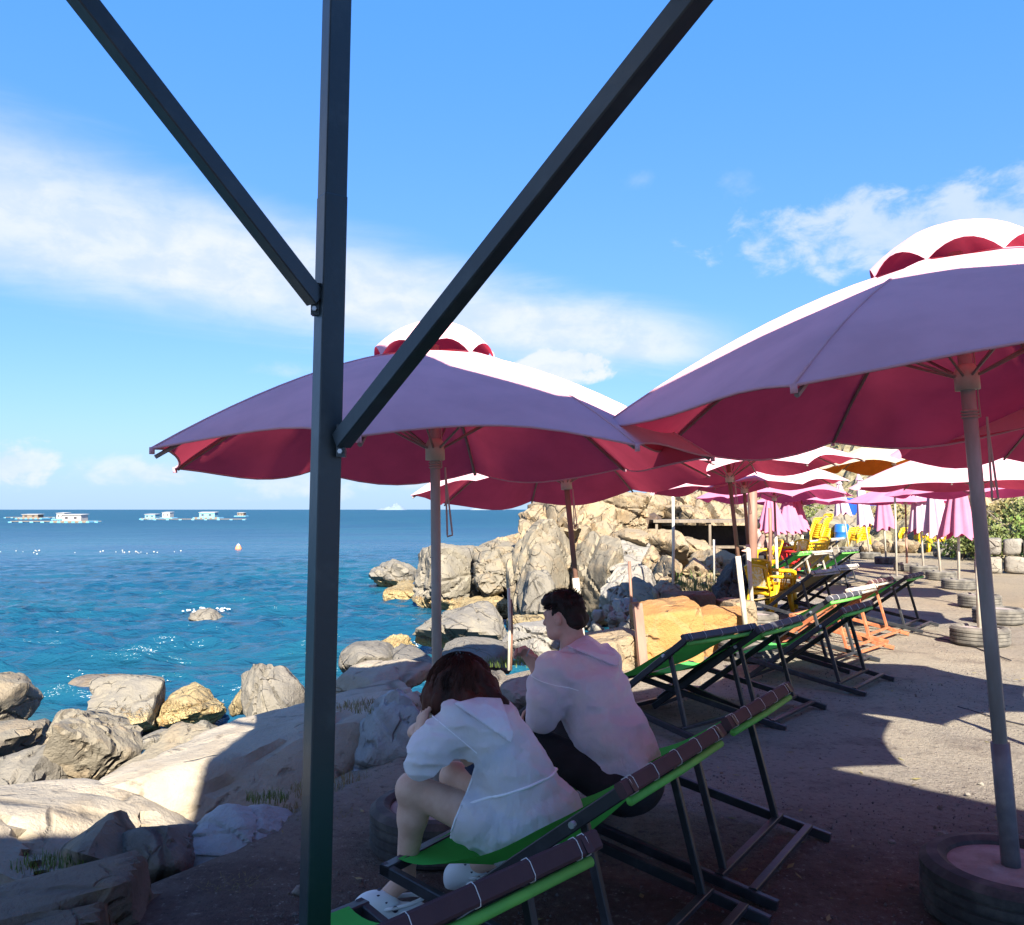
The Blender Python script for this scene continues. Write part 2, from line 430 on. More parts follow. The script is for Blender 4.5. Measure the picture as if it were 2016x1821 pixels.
def cloth2(name, outer, inner, transl=.25, rough=.85):
    """two-sided canvas: faded outside, unfaded inside, lets some light through"""
    m, t = new_mat(name)
    bf = t.n('ShaderNodeNewGeometry').outputs['Backfacing']
    co = t.n('ShaderNodeTexCoord').outputs['Object']
    n = t.noise(co, 3.0, 4, .6)
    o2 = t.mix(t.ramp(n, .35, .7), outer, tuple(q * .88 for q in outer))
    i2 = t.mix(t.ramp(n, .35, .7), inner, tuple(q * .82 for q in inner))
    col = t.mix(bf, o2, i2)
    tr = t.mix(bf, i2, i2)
    weave = t.noise(co, 420.0, 2)
    fold = t.noise(co, 7.0, 3)
    bn = t.n('ShaderNodeBump', {'Strength': .25, 'Distance': .004, 'Height': t.m('ADD', t.m('MULTIPLY', weave, .2), fold)})
    d = t.n('ShaderNodeBsdfDiffuse', {'Color': col, 'Roughness': .3, 'Normal': bn.outputs[0]})
    T = t.n('ShaderNodeBsdfTranslucent', {'Color': tr, 'Normal': bn.outputs[0]})
    out(t, t.n('ShaderNodeMixShader', {0: transl, 1: d, 2: T})); return m
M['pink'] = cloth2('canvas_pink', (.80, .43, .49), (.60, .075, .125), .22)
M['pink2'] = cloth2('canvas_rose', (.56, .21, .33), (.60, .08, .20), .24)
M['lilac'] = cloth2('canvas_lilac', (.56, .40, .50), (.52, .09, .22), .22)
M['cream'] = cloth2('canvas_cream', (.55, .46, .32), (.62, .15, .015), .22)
M['sling'] = cloth2('sling_green', (.085, .50, .10), (.07, .40, .07), .18)
M['slingbeige'] = cloth2('sling_beige', (.38, .28, .12), (.28, .20, .09), .15)
M['bluetarp'] = cloth2('tarp_blue', (.02, .08, .45), (.02, .06, .35), .1)
M['hemgreen'] = mat('hem_green', (.10, .38, .06), (.13, .45, .07), 12, .7, 220, .1)
M['wrapmaroon'] = mat('wrap_maroon', (.048, .023, .026), (.065, .030, .032), 5, .75, 260, .15)
M['wrapblack'] = mat('wrap_black', (.030, .032, .042), (.045, .046, .058), 5, .6, 260, .15)
M['frameblack'] = mat('frame_black', (.020, .022, .026), (.040, .042, .048), 14, .42, 90, .12, lo=.45, hi=.75)
M['frameorange'] = mat('frame_orange', (.28, .085, .035), (.36, .15, .07), 14, .6, 90, .12)
M['framewhite'] = mat('frame_white', (.38, .35, .30), (.28, .25, .21), 14, .6, 90, .12)
M['thread'] = mat('thread_white', (.62, .60, .58), None, 5, .8)
M['bolt'] = mat('bolt_steel', (.45, .47, .50), None, 5, .35, metal=.8)
M['steelpost'] = mat('post_paint', (.018, .031, .040), (.034, .050, .058), 9, .38, 45, .18, .004, .5, lo=.50, hi=.75)
M['polegrey'] = mat('pole_grey', (.38, .35, .33), (.28, .25, .23), 9, .45, 90, .1, stretch=(1, 1, .25))
M['polewhite'] = mat('pole_white', (.52, .49, .40), (.42, .38, .30), 8, .45, 60, .05)
M['polebrown'] = mat('pole_brown', (.24, .13, .09), (.17, .09, .065), 9, .6, 60, .15, stretch=(1, 1, .2))
M['polesleeve'] = mat('pole_sleeve', (.17, .17, .175), (.12, .12, .13), 12, .5, 60, .15)
M['rib'] = mat('rib_metal', (.25, .20, .18), (.18, .14, .13), 8, .5, 60, .05)
M['ropem'] = mat('rope', (.42, .30, .26), None, 30, .9)
M['rubber'] = mat('tyre_rubber', (.030, .029, .028), (.085, .080, .070), 9, .75, 120, .25, lo=.40, hi=.75)
M['rubberdust'] = mat('tyre_dusty', (.060, .056, .050), (.15, .138, .115), 7, .9, 120, .25, lo=.35, hi=.70)
M['gravelm'] = mat('gravel_bits', (.16, .14, .125), (.08, .07, .065), 30, .9)
M['concrete'] = mat('concrete_fill', (.30, .26, .24), (.23, .19, .175), 12, .95, 120, .5)
M['yellow'] = mat('plastic_yellow', (.66, .38, .010), (.58, .32, .008), 4, .38, 40, .03)
M['yellowworn'] = mat('plastic_worn', (.62, .54, .36), (.62, .38, .06), 22, .5, 40, .03, lo=.42, hi=.58)
M['redpl'] = mat('plastic_red', (.55, .02, .02), None, 4, .4)
M['bluepl'] = mat('plastic_blue', (.01, .10, .35), None, 4, .4)
M['skin'] = mat('skin', (.62, .40, .30), (.54, .33, .24), 14, .55, 200, .06, .001, .35)
M['skinman'] = mat('skin_man', (.56, .32, .25), (.48, .26, .20), 14, .55, 200, .06, .001, .35)
M['hairw'] = mat('hair_brown', (.020, .009, .007), (.075, .024, .014), 7, .62, 200, .3, spec=.2, stretch=(1, 1, .25))
M['hairm'] = mat('hair_dark', (.014, .010, .009), (.026, .017, .014), 18, .65, 200, .3, spec=.2)
M['black'] = mat('cloth_black', (.010, .010, .012), (.016, .016, .02), 8, .85, 300, .2)
M['navy'] = mat('cloth_navy', (.02, .035, .09), None, 8, .8)
M['clog'] = mat('clog_white', (.66, .70, .68), None, 8, .45)
M['clogdark'] = mat('clog_hole', (.04, .04, .06), None, 8, .7)
M['bread'] = mat('bread', (.55, .40, .22), (.62, .50, .32), 22, .8)
M['wood'] = mat('wood_grey', (.17, .14, .105), (.12, .095, .072), 12, .8, 60, .3, stretch=(1, 1, .15))
M['thatch'] = mat('thatch', (.20, .14, .08), (.12, .085, .05), 22, .95, 80, .6, stretch=(1, .15, 1))
M['dry'] = mat('dry_grass', (.22, .17, .08), (.16, .15, .05), 3, .9)
M['leaf'] = mat('leaf_green', (.075, .105, .025), (.13, .14, .04), 3, .6)
M['green'] = mat('grass_green', (.07, .13, .02), (.12, .16, .03), 3, .7)
M['island'] = mat('island_rock_haze', (.15, .19, .24), (.11, .15, .20), .002, .95, .01, .2, 5.0)  # bluish distance haze put into the rock colour
M['hill'] = rockmat('hill_rock', (.34, .28, .17), (.24, .21, .11), (.42, .37, .28), .5, cs=.35, bstr=.9)
M['whitewall'] = mat('paint_white', (.40, .39, .37), (.34, .34, .33), 3, .7)
M['floatblue'] = mat('float_blue', (.06, .20, .32), (.10, .26, .36), 3, .7)
M['bluewall'] = mat('paint_blue', (.10, .27, .38), (.15, .31, .40), 3, .7)
M['sticker'] = mat('sticker_black', (.03, .03, .04), None, 8, .7)
M['buoy'] = mat('buoy_orange', (.75, .22, .10), None, 8, .5)
M['foam'] = mat('sea_foam', (.50, .52, .53), (.38, .42, .45), 8, .8, 30, .5)
M['stripe'] = mat('shirt_striped', (.30, .22, .18), (.12, .05, .05), 4, .85)

def sheer(name, c1, c2, alpha):
    m, t = new_mat(name)
    co = t.n('ShaderNodeTexCoord').outputs['Object']
    n = t.noise(co, 9, 4, .6); wv = t.noise(co, 480, 2); fold = t.noise(t.n('ShaderNodeMapping', {'Vector': co, 'Scale': (1, 1, .45)}).outputs[0], 24, 4, .6)
    col = t.mix(t.ramp(n, .35, .7), c1, c2)
    bn = t.n('ShaderNodeBump', {'Strength': .9, 'Distance': .012, 'Height': t.m('ADD', t.m('MULTIPLY', wv, .12), fold)})
    d = t.n('ShaderNodeBsdfDiffuse', {'Color': col, 'Normal': bn.outputs[0]})
    T = t.n('ShaderNodeBsdfTranslucent', {'Color': col, 'Normal': bn.outputs[0]})
    s1 = t.n('ShaderNodeMixShader', {0: .25, 1: d, 2: T})
    tp = t.n('ShaderNodeBsdfTransparent')
    out(t, t.n('ShaderNodeMixShader', {0: t.m('MULTIPLY_ADD', n, .22, alpha - .11), 1: tp, 2: s1})); return m
M['sheerw'] = sheer('sheer_white', (.93, .94, .97), (.84, .87, .96), .78)
M['sheerm'] = sheer('sheer_white_man', (.92, .89, .94), (.82, .76, .88), .78)
M['seam'] = mat('seam_white', (.86, .86, .90), None, 8, .9)

# ------------------------------------------------------------------ ground, sea, hillside
SEA_Z = -1.40
EDGE = [(-2.6, -9), (-2.3, 1.2), (-1.75, 2.9), (-1.30, 3.9), (-1.0, 4.7), (-.72, 5.5), (-.35, 7.0), (.0, 8.2), (.8, 8.9), (1.8, 9.6),
        (2.5, 11.3), (3.6, 15), (5.2, 21), (6.5, 28), (8, 45), (40, 60), (60, 40), (60, -9)]
def poly_sd(X, Y, poly):
    d = np.full(X.shape, 1e9); ins = np.zeros(X.shape, bool); n = len(poly)
    for i in range(n):
        x0, y0 = poly[i]; x1, y1 = poly[(i + 1) % n]; ex, ey = x1 - x0, y1 - y0
        t = np.clip(((X - x0) * ex + (Y - y0) * ey) / (ex * ex + ey * ey), 0, 1)
        d = np.minimum(d, np.hypot(X - x0 - t * ex, Y - y0 - t * ey))
        c = ((y0 > Y) != (y1 > Y)) & (X < (x1 - x0) * (Y - y0) / ((y1 - y0) if y1 != y0 else 1e-9) + x0)
        ins ^= c
    return np.where(ins, -d, d)
def grid_faces(nx, ny):
    i = np.arange(nx - 1)[:, None] * ny + np.arange(ny - 1)[None, :]
    i = i.ravel(); return np.stack([i, i + ny, i + ny + 1, i + 1], 1)
def ground():
    xs = np.concatenate([np.arange(-14, -4, .4), np.arange(-4, 9, .10), np.arange(9, 60, .8)])
    ys = np.concatenate([np.arange(-9, 2, .5), np.arange(2, 14, .10), np.arange(14, 60, .5)])
    X, Y = np.meshgrid(xs, ys, indexing='ij')
    sd = poly_sd(X, Y, EDGE)
    p = np.stack([X.ravel(), Y.ravel(), np.zeros(X.size)], 1)
    n = fbm(p * 1.1, 5, 4).reshape(X.shape); n2 = fbm(p * 5, 9, 3).reshape(X.shape)
    dn = np.clip(sd + .12 * n, 0, 10)
    Z = np.where(sd < 0, 0, -np.minimum(dn * .55, 2.2)) + .012 * n + .006 * n2
    Z = Z + np.where(dn > .1, .06 * n + .04 * n2, 0)
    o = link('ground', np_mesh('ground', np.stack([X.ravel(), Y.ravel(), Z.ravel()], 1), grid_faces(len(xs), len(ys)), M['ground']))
    setp(o, kind='structure')
ground()
def sea():
    r = np.concatenate([np.geomspace(5, 90, 560), np.geomspace(92, 30000, 110)])
    a = np.radians(np.concatenate([np.linspace(-80, -34, 60), np.linspace(-33.8, 18, 520), np.linspace(19, 75, 40)]))
    R, A = np.meshgrid(r, a, indexing='ij')
    X = R * np.sin(A); Y = R * np.cos(A); Z = np.zeros_like(X)
    rs = np.random.RandomState(4)
    fade = np.clip((75 - R) / 55, 0, 1)
    X0, Y0 = X.copy(), Y.copy()
    for i in range(60):
        lam = .38 * (12 ** (rs.rand() * 1.0)); th = rs.normal(-1.45, .55)
        k = 2 * math.pi / lam; kx, ky = k * math.cos(th), k * math.sin(th); ph = rs.rand() * 6.28
        amp = .0150 * lam ** .42
        env = .65 + .35 * np.sin(X0 * rs.uniform(.1, .5) + Y0 * rs.uniform(.1, .5) + rs.rand() * 6)
        arg = kx * X0 + ky * Y0 + ph
        Z += amp * env * fade * np.sin(arg)
        X += -.9 * amp * env * fade * math.cos(th) * np.cos(arg) * -1; Y += .9 * amp * env * fade * math.sin(th) * np.cos(arg)
    o = link('sea', np_mesh('sea', np.stack([X.ravel(), Y.ravel(), Z.ravel() + SEA_Z], 1), grid_faces(len(r), len(a)), M['water']))
    setp(o, kind='structure')
sea()
def hillside():
    us = np.linspace(0, 1, 220); ws = np.linspace(0, 1, 110)
    base = np.array([(5.5, 50), (9, 46), (12.5, 36), (14.0, 28), (15.5, 22), (17.5, 17), (21, 11), (26, 4)], float)
    seg = np.linspace(0, 1, len(base))
    bx = np.interp(us, seg, base[:, 0]); by = np.interp(us, seg, base[:, 1])
    nx = np.interp(us, [0, .4, 1], [.35, .75, .9]); ny = np.interp(us, [0, .4, 1], [.95, .65, .4])
    L = 40 * ws ** 1.3
    X = bx[:, None] + nx[:, None] * L; Y = by[:, None] + ny[:, None] * L
    p = np.stack([X.ravel(), Y.ravel(), np.zeros(X.size)], 1)
    n = fbm(p * .35, 3, 5).reshape(X.shape); n2 = np.abs(fbm(p * 1.1, 8, 4)).reshape(X.shape)
    prof = np.interp(us, [0, .2, .45, 1], [.35, .55, .85, .9])
    Z = -.2 + prof[:, None] * L * .62 + n * (.2 + .055 * L) - n2 * .5 * np.minimum(L, 1.5)
    o = link('hillside', np_mesh('hillside', np.stack([X.ravel(), Y.ravel(), Z.ravel()], 1), grid_faces(220, 110), M['hill'], False))
    setp(o, kind='structure')
    return X, Y, Z
HILL = hillside()
def island(u0, u1, vtop, peak, d, seed):
    c = P((u0 + u1) / 2, 1003, d); w = (u1 - u0) / 2 * d / FPX; h = (1003 - vtop) * d / FPX + 3
    n = 90; xs = np.linspace(-1.15, 1.15, n); ys = np.linspace(-1, 1, 40)
    X, Y = np.meshgrid(xs, ys, indexing='ij')
    f = np.interp(X, [-1.15, -1, *peak[0], 1, 1.15], [0, .04, *peak[1], .04, 0]) * np.clip(1 - Y * Y, 0, 1) ** .7
    p = np.stack([X.ravel() * 6, Y.ravel() * 6, np.zeros(X.size)], 1)
    f = f * (1 + .28 * fbm(p, seed, 4).reshape(X.shape))
    V = np.stack([X.ravel() * w + c.x, Y.ravel() * w * .6 + c.y, f.ravel() * h + SEA_Z - 2], 1)
    return link('island', np_mesh('island', V, grid_faces(n, 40), M['island']))
setp(island(925, 995, 985, ([-.45, 0, .35, .7], [.7, 1, .85, .35]), 5200, 3), 'taller rounded pale island on the sea horizon', 'island')
setp(island(741, 800, 991, ([-.5, 0, .35, .7], [.35, .55, 1, .5]), 6000, 5), 'lower two-humped pale island on the sea horizon', 'island')

# ------------------------------------------------------------------ rocks
_ico = {}
def ico(sub):
    if sub not in _ico:
        bm = bmesh.new(); bmesh.ops.create_icosphere(bm, subdivisions=sub, radius=1.0)
        bm.verts.ensure_lookup_table()
        _ico[sub] = (np.array([v.co[:] for v in bm.verts]), np.array([[v.index for v in f.verts] for f in bm.faces])); bm.free()
    return _ico[sub]
def rock_mesh(half, seed, m, sub=4, planes=20, sharp=26.0, rough=.06, cracks=4, boxy=0.0, flat_top=None):
    D, F = ico(sub); rs = np.random.RandomState(seed)
    N = rs.normal(size=(planes, 3)); N /= np.linalg.norm(N, axis=1)[:, None]; H = rs.uniform(.62, 1.0, planes)
    if boxy:
        B = np.array([[1, 0, 0], [-1, 0, 0], [0, 1, 0], [0, -1, 0], [0, 0, 1], [0, 0, -1]], float) + rs.normal(size=(6, 3)) * .07
        B /= np.linalg.norm(B, axis=1)[:, None]; N = np.concatenate([B, N[:3]]); H = np.concatenate([np.full(6, .62), np.full(3, .92)])
    c = np.maximum(D @ N.T, 1e-3); q = H / c
    r = -np.log(np.exp(-sharp * np.minimum(q, 3)).sum(1)) / sharp
    r = np.minimum(r, 1.6)
    A = np.array(half) / max(half)
    pp = D * r[:, None] * A + seed * 3.7
    r = r * (1 + rough * fbm(pp * 2.2, seed, 6, .6) + rough * .35 * np.abs(fbm(pp * 6.5, seed + 9, 4, .6)))
    V = D * r[:, None]
    for i in range(cracks):
        n = rs.normal(size=3); n /= np.linalg.norm(n); off = rs.uniform(-.45, .45)
        dd = V @ n - off + .05 * vnoise(pp * 3, seed + i)
        g = np.exp(-(dd / .020) ** 2) * .10 + np.clip(dd / .05 + .5, 0, 1) * rs.uniform(.02, .07)
        V = V * (1 - g)[:, None]
    lo, hi = V.min(0), V.max(0); V = (V - (lo + hi) / 2) / ((hi - lo) / 2)
    return np_mesh('rock', V * np.array(half), F, m, True)
def shade_angle(me, ang=.55):
    try: me.set_sharp_from_angle(angle=ang)
    except Exception: pass
def rock(name, u0, u1, v0, v1, d, thick, seed, m, label, rz=0.0, rx=0.0, ry=0.0, group=None, cat='rock', sub=4, **kw):
    c = P((u0 + u1) / 2, (v0 + v1) / 2, d)
    half = ((u1 - u0) / 2 * d / FPX, thick, (v1 - v0) / 2 * d / FPX)
    me = rock_mesh(half, seed, M[m], sub, **kw); shade_angle(me)
    o = link(name, me); o.location = c; o.rotation_euler = (rx, ry, rz)
    setp(o, label, cat, group); return o
def rockw(name, c, half, rot, seed, m, label, group=None, cat='rock', sub=5, **kw):
    me = rock_mesh(half, seed, M[m], sub, **kw); shade_angle(me)
    o = link(name, me); o.location = c; o.rotation_euler = rot
    return setp(o, label, cat, group)
# near shore, in the shade of the roof
rockw('stone_block', (-2.03, 2.80, -.17), (1.12, .25, .36), (math.radians(3), math.radians(-1), math.radians(38)), 11, 'slabbrown',
      'long brown stone block with flat grey top beside the dark post', cat='stone', boxy=1, sharp=34, rough=.045, cracks=2)
rockw('rock', (-3.12, 4.62, -.36), (1.50, .78, .42), (math.radians(-7), math.radians(3), math.radians(-7)), 23, 'white',
      'broad flat cream rock lying behind the brown stone block', planes=16, sharp=20, rough=.05, cracks=3)
rockw('rock', (-1.50, 6.10, -.30), (1.18, .74, .60), (math.radians(14), math.radians(-19), math.radians(63)), 31, 'white',
      'largest pale slab rock, tilted, half in the shadow of the roof', planes=14, sharp=26, rough=.045, cracks=3)
rock('rock', 345, 575, 1590, 1725, 4.25, .30, 41, 'bluewhite', 'small pale split rock at the edge of the dirt below the largest slab', rz=.3, cracks=4, sub=5)
rock('rock', 655, 850, 1350, 1590, 5.75, .42, 52, 'bluewhite', 'bluish white rock shaded beside the woman behind the post', rz=.5, sub=5, rough=.07)
rock('rock', 655, 850, 1302, 1410, 7.3, .5, 54, 'white', 'sunlit cream rock top beyond the bluish white rock', rz=.2, sub=5)
rock('rock', 110, 270, 1622, 1730, 4.0, .28, 61, 'tangrey', 'cracked grey rock between the broad flat rock and the brown block', cracks=5)
rock('rock', 245, 400, 1608, 1720, 4.1, .3, 62, 'grey', 'smooth grey rock wedged beside the small split rock', cracks=2)
rock('rock', 250, 450, 1430, 1600, 6.2, .5, 63, 'tangrey', 'sloping smooth grey rock leaning against the largest slab', ry=.35, cracks=2, sub=5)
rock('rock', 75, 275, 1395, 1580, 6.6, .5, 64, 'tangrey', 'bulky fissured grey boulder with a domed top above the flat rock', cracks=7, rough=.08, sub=5)
rock('rock', -20, 120, 1470, 1585, 6.2, .5, 65, 'grey', 'low grey rock at the foot of the fissured boulder', cracks=3)
rock('rock', -70, 52, 1325, 1445, 8.0, .6, 66, 'tangrey', 'upright grey rock stack at the water with rounded top', cracks=5, rough=.08, sub=5)
rock('rock', -60, 80, 1420, 1500, 7.4, .5, 67, 'tangrey', 'grey rock under the upright rock stack', cracks=5)
rock('rock', 157, 315, 1338, 1450, 11.6, .7, 68, 'sea', 'rounded grey boulder with a cream barnacle skirt in the water', cracks=2, sub=5)
rock('rock', 312, 448, 1352, 1432, 12.0, .6, 69, 'barn', 'low rock covered in ochre barnacles beside the rounded boulder', rough=.12, sub=5)
rock('rock', 365, 440, 1412, 1470, 10.3, .4, 70, 'sea', 'small rock in the water below the barnacled rock', rough=.1)
rock('rock', 280, 330, 1440, 1475, 9.4, .25, 71, 'sea', 'tiny rock at the waterline above the sloping rock', rough=.1)
rock('rock', 455, 505, 1345, 1410, 10.6, .4, 72, 'barn', 'barnacled rock at the water beside the ribbed boulder', rough=.1)
rock('rock', 482, 612, 1298, 1440, 9.2, .6, 73, 'grey', 'grey ribbed boulder standing behind the largest slab by the post', cracks=6, rough=.08, sub=5)
rock('rock', 600, 680, 1380, 1460, 8.4, .6, 74, 'white', 'cream rock behind the dark post', cracks=2)
rock('rock', 665, 785, 1262, 1360, 10.4, .8, 75, 'grey', 'angular grey rock at the water beyond the cream rock', cracks=3, sub=5)
rock('rock', 770, 860, 1280, 1345, 10.0, .7, 76, 'grey', 'low grey rock between the angular rock and the woman', cracks=3)
rock('rock', 738, 818, 1246, 1300, 17.5, .5, 77, 'barn', 'low ochre barnacled rock with foam in the water', rough=.14, sub=5)
rock('rock', 818, 1015, 1188, 1300, 17.8, 1.1, 78, 'sea', 'big smooth tan boulder with a barnacle band at the water', planes=14, cracks=4, sharp=20, sub=5)
rock('rock', 870, 1010, 1258, 1330, 10.8, .8, 79, 'grey', 'grey rock behind the head of the woman', cracks=4)
rock('rock', 985, 1110, 1222, 1310, 12.5, .9, 80, 'palegrey', 'wide grey rock beyond the hand of the man', cracks=3, sub=5)
rock('rock', 985, 1075, 1330, 1400, 6.9, .35, 81, 'palegrey', 'pale lump of rock between the woman and the man', cracks=2)
rock('rock', 905, 1010, 1330, 1380, 7.9, .4, 82, 'grey', 'flat grey rock at the terrace edge behind the woman', cracks=2)
rock('rock', 840, 960, 1370, 1440, 6.6, .5, 83, 'bluewhite', 'shaded rock beside the hair of the woman', cracks=2)
# the headland
HEAD = [(850, 965, 1068, 1230, 27, 2.2, 'sea'), (925, 1045, 1062, 1215, 26, 2.0, 'tangrey'), (975, 1030, 1046, 1110, 28, 1.0, 'tan'),
        (945, 1000, 1068, 1110, 29, 1.2, 'tangrey'), (880, 950, 1072, 1130, 30, 1.2, 'tangrey'),
        (1005, 1145, 1020, 1250, 22, 2.4, 'tangrey'), (1046, 1135, 966, 1110, 23.5, 1.8, 'tan'), (1100, 1180, 975, 1075, 24.5, 1.6, 'tan'),
        (1150, 1245, 966, 1065, 25, 1.8, 'tan'), (1120, 1215, 1048, 1240, 21, 1.7, 'tangrey'), (1180, 1300, 1062, 1180, 21, 1.8, 'palegrey'),
        (1205, 1265, 1040, 1085, 22, 1.1, 'tan'), (1232, 1300, 1005, 1075, 26, 1.4, 'brownstone'), (1250, 1320, 968, 1035, 29, 1.6, 'tan'),
        (1285, 1370, 990, 1080, 29, 2.0, 'tan'), (1330, 1440, 958, 1075, 32, 2.6, 'tan'), (1268, 1335, 1040, 1110, 23, 1.2, 'tan'),
        (1300, 1400, 1055, 1125, 24, 1.4, 'tan'), (1270, 1300, 1075, 1125, 20, .7, 'tan'), (1400, 1480, 985, 1090, 34, 2.5, 'tan'),
        (1465, 1560, 1010, 1085, 36, 2.5, 'tangrey'), (1560, 1660, 1010, 1080, 40, 3.0, 'tangrey'), (1290, 1345, 1090, 1150, 17, .8, 'tan'),
        (1340, 1400, 1095, 1150, 17.5, .9, 'tan'), (1385, 1440, 1080, 1140, 19, 1.0, 'tan'), (1030, 1100, 1120, 1245, 20, 1.0, 'grey'),
        (1168, 1290, 1112, 1250, 14.5, .9, 'palegrey'), (1240, 1310, 1140, 1215, 13.5, .7, 'tangrey'), (1203, 1262, 1178, 1245, 12.4, .5, 'palegrey'),
        (870, 1010, 1175, 1235, 24, 1.0, 'barn'), (995, 1080, 1210, 1262, 15.5, .7, 'barn'), (1290, 1340, 1140, 1200, 13, .6, 'tan')]
HTONE = {'tan': 'weathered tan rock piled up in the rocky headland beyond the umbrellas', 'tangrey': 'greyish tan fissured rock in the rocky headland beyond the umbrellas', 'palegrey': 'pale grey rock at the foot of the headland behind the man', 'grey': 'narrow grey rock in the headland face behind the crooked pole',
         'brownstone': 'dark brown rock wedged high in the headland', 'sea': 'seaward end rock of the headland with a pale tide band', 'barn': 'low ochre barnacled ledge along the foot of the headland'}
HLAB = {5: 'large slanting grey-tan slab at the sea end of the headland', 8: 'tallest tan crag of the headland beside the sky gap', 15: 'broad tan crag behind the second orange block', 26: 'whitish pyramid-shaped rock behind the thin brown stake', 28: 'small whitish rock below the pyramid-shaped one'}
HL = 'weathered rock piled up in the tan rocky headland beyond the umbrellas'
for i, (u0, u1, v0, v1, d, th, m) in enumerate(HEAD):
    big = (u1 - u0) > 70
    rock('rock', u0, u1, v0, v1, d, th, 200 + i * 7, m, HLAB.get(i, HTONE[m]), rz=((i * 37) % 60 - 30) / 60.0, ry=((i * 53) % 40 - 20) / 80.0,
         group='rocks of the headland', sub=5 if big else 4, cracks=8, rough=.09, planes=22, sharp=30)
for i, (u0, u1, v0, v1, d, th, m, lb) in enumerate([(1015, 1255, 978, 1290, 23.6, 2.4, 'tan', 'largest jagged tan crag forming the core of the headland'), (1225, 1445, 972, 1150, 30, 3.0, 'tan', 'jagged tan crag linking the headland to the hillside'), (868, 1040, 1078, 1250, 27.5, 2.2, 'tangrey', 'long jagged grey-tan ridge at the sea end of the headland')]):
    rock('rock', u0, u1, v0, v1, d, th, 461 + i * 3, m, lb, sub=6, cracks=12, rough=.15, planes=26, sharp=34)
for i, (u0, u1, v0, v1, d, th, m, lb) in enumerate([
        (728, 822, 1098, 1168, 33, 1.4, 'sea', 'pointed dark rock with pale skirt standing off the headland'),
        (758, 845, 1146, 1190, 29, 1.2, 'barn', 'low yellow barnacled reef rock off the headland tip'),
        (820, 865, 1120, 1165, 31, 1.2, 'barn', 'yellowish reef rock between the pointed rock and the headland')]):
    rock('rock', u0, u1, v0, v1, d, th, 500 + i, m, lb, sub=4, cracks=3, rough=.12)
rock('rock', 365, 442, 1197, 1236, 23.5, .5, 520, 'grey', 'small grey rock just breaking the sea surface with foam', rough=.12)
rock('rock', 120, 270, 1334, 1372, 14.6, .9, 521, 'slabbrown', 'brown flat rock just under the sea surface', rough=.1, planes=8)
for i in range(14):
    rs = random.Random(900 + i); u = 1128 + i * 9.5 + rs.uniform(-5, 5); v = rs.uniform(1200, 1238)
    rock('rubble_stone', u - rs.uniform(9, 18), u + rs.uniform(9, 18), v - 13, v + 13, 11.2 - i * .07, .1, 530 + i, 'palegrey', 'pale rubble stone lying below the grey rocks behind the man',
         group='rubble stones behind the man', cat='stone', sub=3, cracks=1)
# cut blocks on the terrace edge
def block(u0, u1, v0, v1, d, th, rz, seed, m, lb):
    o = rock('stone_block', u0, u1, v0, v1, d, th, seed, m, lb, rz=rz, cat='stone', sub=5, boxy=1, sharp=26, rough=.03, cracks=1); return o
block(1248, 1374, 1180, 1318, 8.7, .30, .10, 601, 'orange', 'tall orange cut stone block with rugged front')
block(1378, 1462, 1196, 1300, 9.35, .28, -.15, 602, 'orange', 'second orange stone block split by a crack beside the tall one')
block(1140, 1262, 1243, 1330, 8.5, .35, .2, 603, 'tan', 'low tan cut stone block behind the shoulder of the man')
block(1306, 1410, 1166, 1226, 10.6, .35, .05, 604, 'brownstone', 'flat reddish brown stone block behind the orange blocks')
block(1415, 1475, 1180, 1240, 10.4, .3, .3, 605, 'tan', 'small tan stone beside the yellow chair')
rock('rock', 1396, 1480, 1098, 1210, 13.6, .7, 606, 'dark', 'black boulder standing behind the yellow chair', sub=5, cracks=3, rough=.1)
o_plank = MB().bar(G(1256, 1312) + Vector((0, -.36, 0)), P(1254, 1188, 8.3), .085, .05).build('plank', M['polebrown'])
setp(o_plank, 'dark upright plank standing at the side of the tall orange block', 'plank')

# ------------------------------------------------------------------ steel post and the roof above the camera
PX, PY = -.543, 2.42
post = empty('roof_post', (PX, PY, 0), 0, 'dark painted square steel post with two diagonal braces', 'post')
RA = math.radians(-27)
pm = MB(); a = .034
for z0, z1, s_ in ((0, 2.42, 1.0), (2.41, 3.45, .965)):
    pm.box((0, 0, (z0 + z1) / 2), (a * s_, a * s_, (z1 - z0) / 2), Matrix.Rotation(RA + math.radians(60), 3, 'Z'))
o = pm.build('tube', M['steelpost'], post); o.rotation_euler = (0, .0125, 0); bv = o.modifiers.new('bevel', 'BEVEL'); bv.width = .004; bv.segments = 2
FE = Vector((.80, -.60, 0)).normalized(); SE = Vector((-.62, -.78, 0)).normalized()
pc = Vector((PX, PY, 0))
def brace(q0, q1):
    m = MB(); m.bar(q0 - pc, q1 - pc, .048, .048, bev=.003); m.build('brace', M['steelpost'], post)
    k = MB(); k.box(q0 - pc, (.012, .012, .045)); k.build('weld_plate', M['steelpost'], post)
    for dz in (-.03, .03):
        k = MB().tube([q0 - pc + Vector((0, -.016, dz)), q0 - pc + Vector((0, -.024, dz))], .007, 6); k.build('bolt', M['bolt'], post)
q0 = P(672, 868, 2.395); q1 = P(1362, 0, 1.60); brace(q0, q0 + (q1 - q0) * ((3.44 - q0.z) / (q1.z - q0.z)))
q0 = P(622, 590, 2.40); q1 = P(163, 0, 1.95); tl = q0 + (q1 - q0) * ((3.44 - q0.z) / (q1.z - q0.z)); brace(q0, tl)
ROOF_Z = 3.5
REDGE = [(-.60, 2.36), (-.14, 1.66), (.10, 1.16), (.55, .80), (1.25, .95), (1.75, .80), (2.70, -.22), (3.47, -.92), (5.2, -2.7)]  # unseen front eave, bent so its shadow lands on umbrellas and dirt
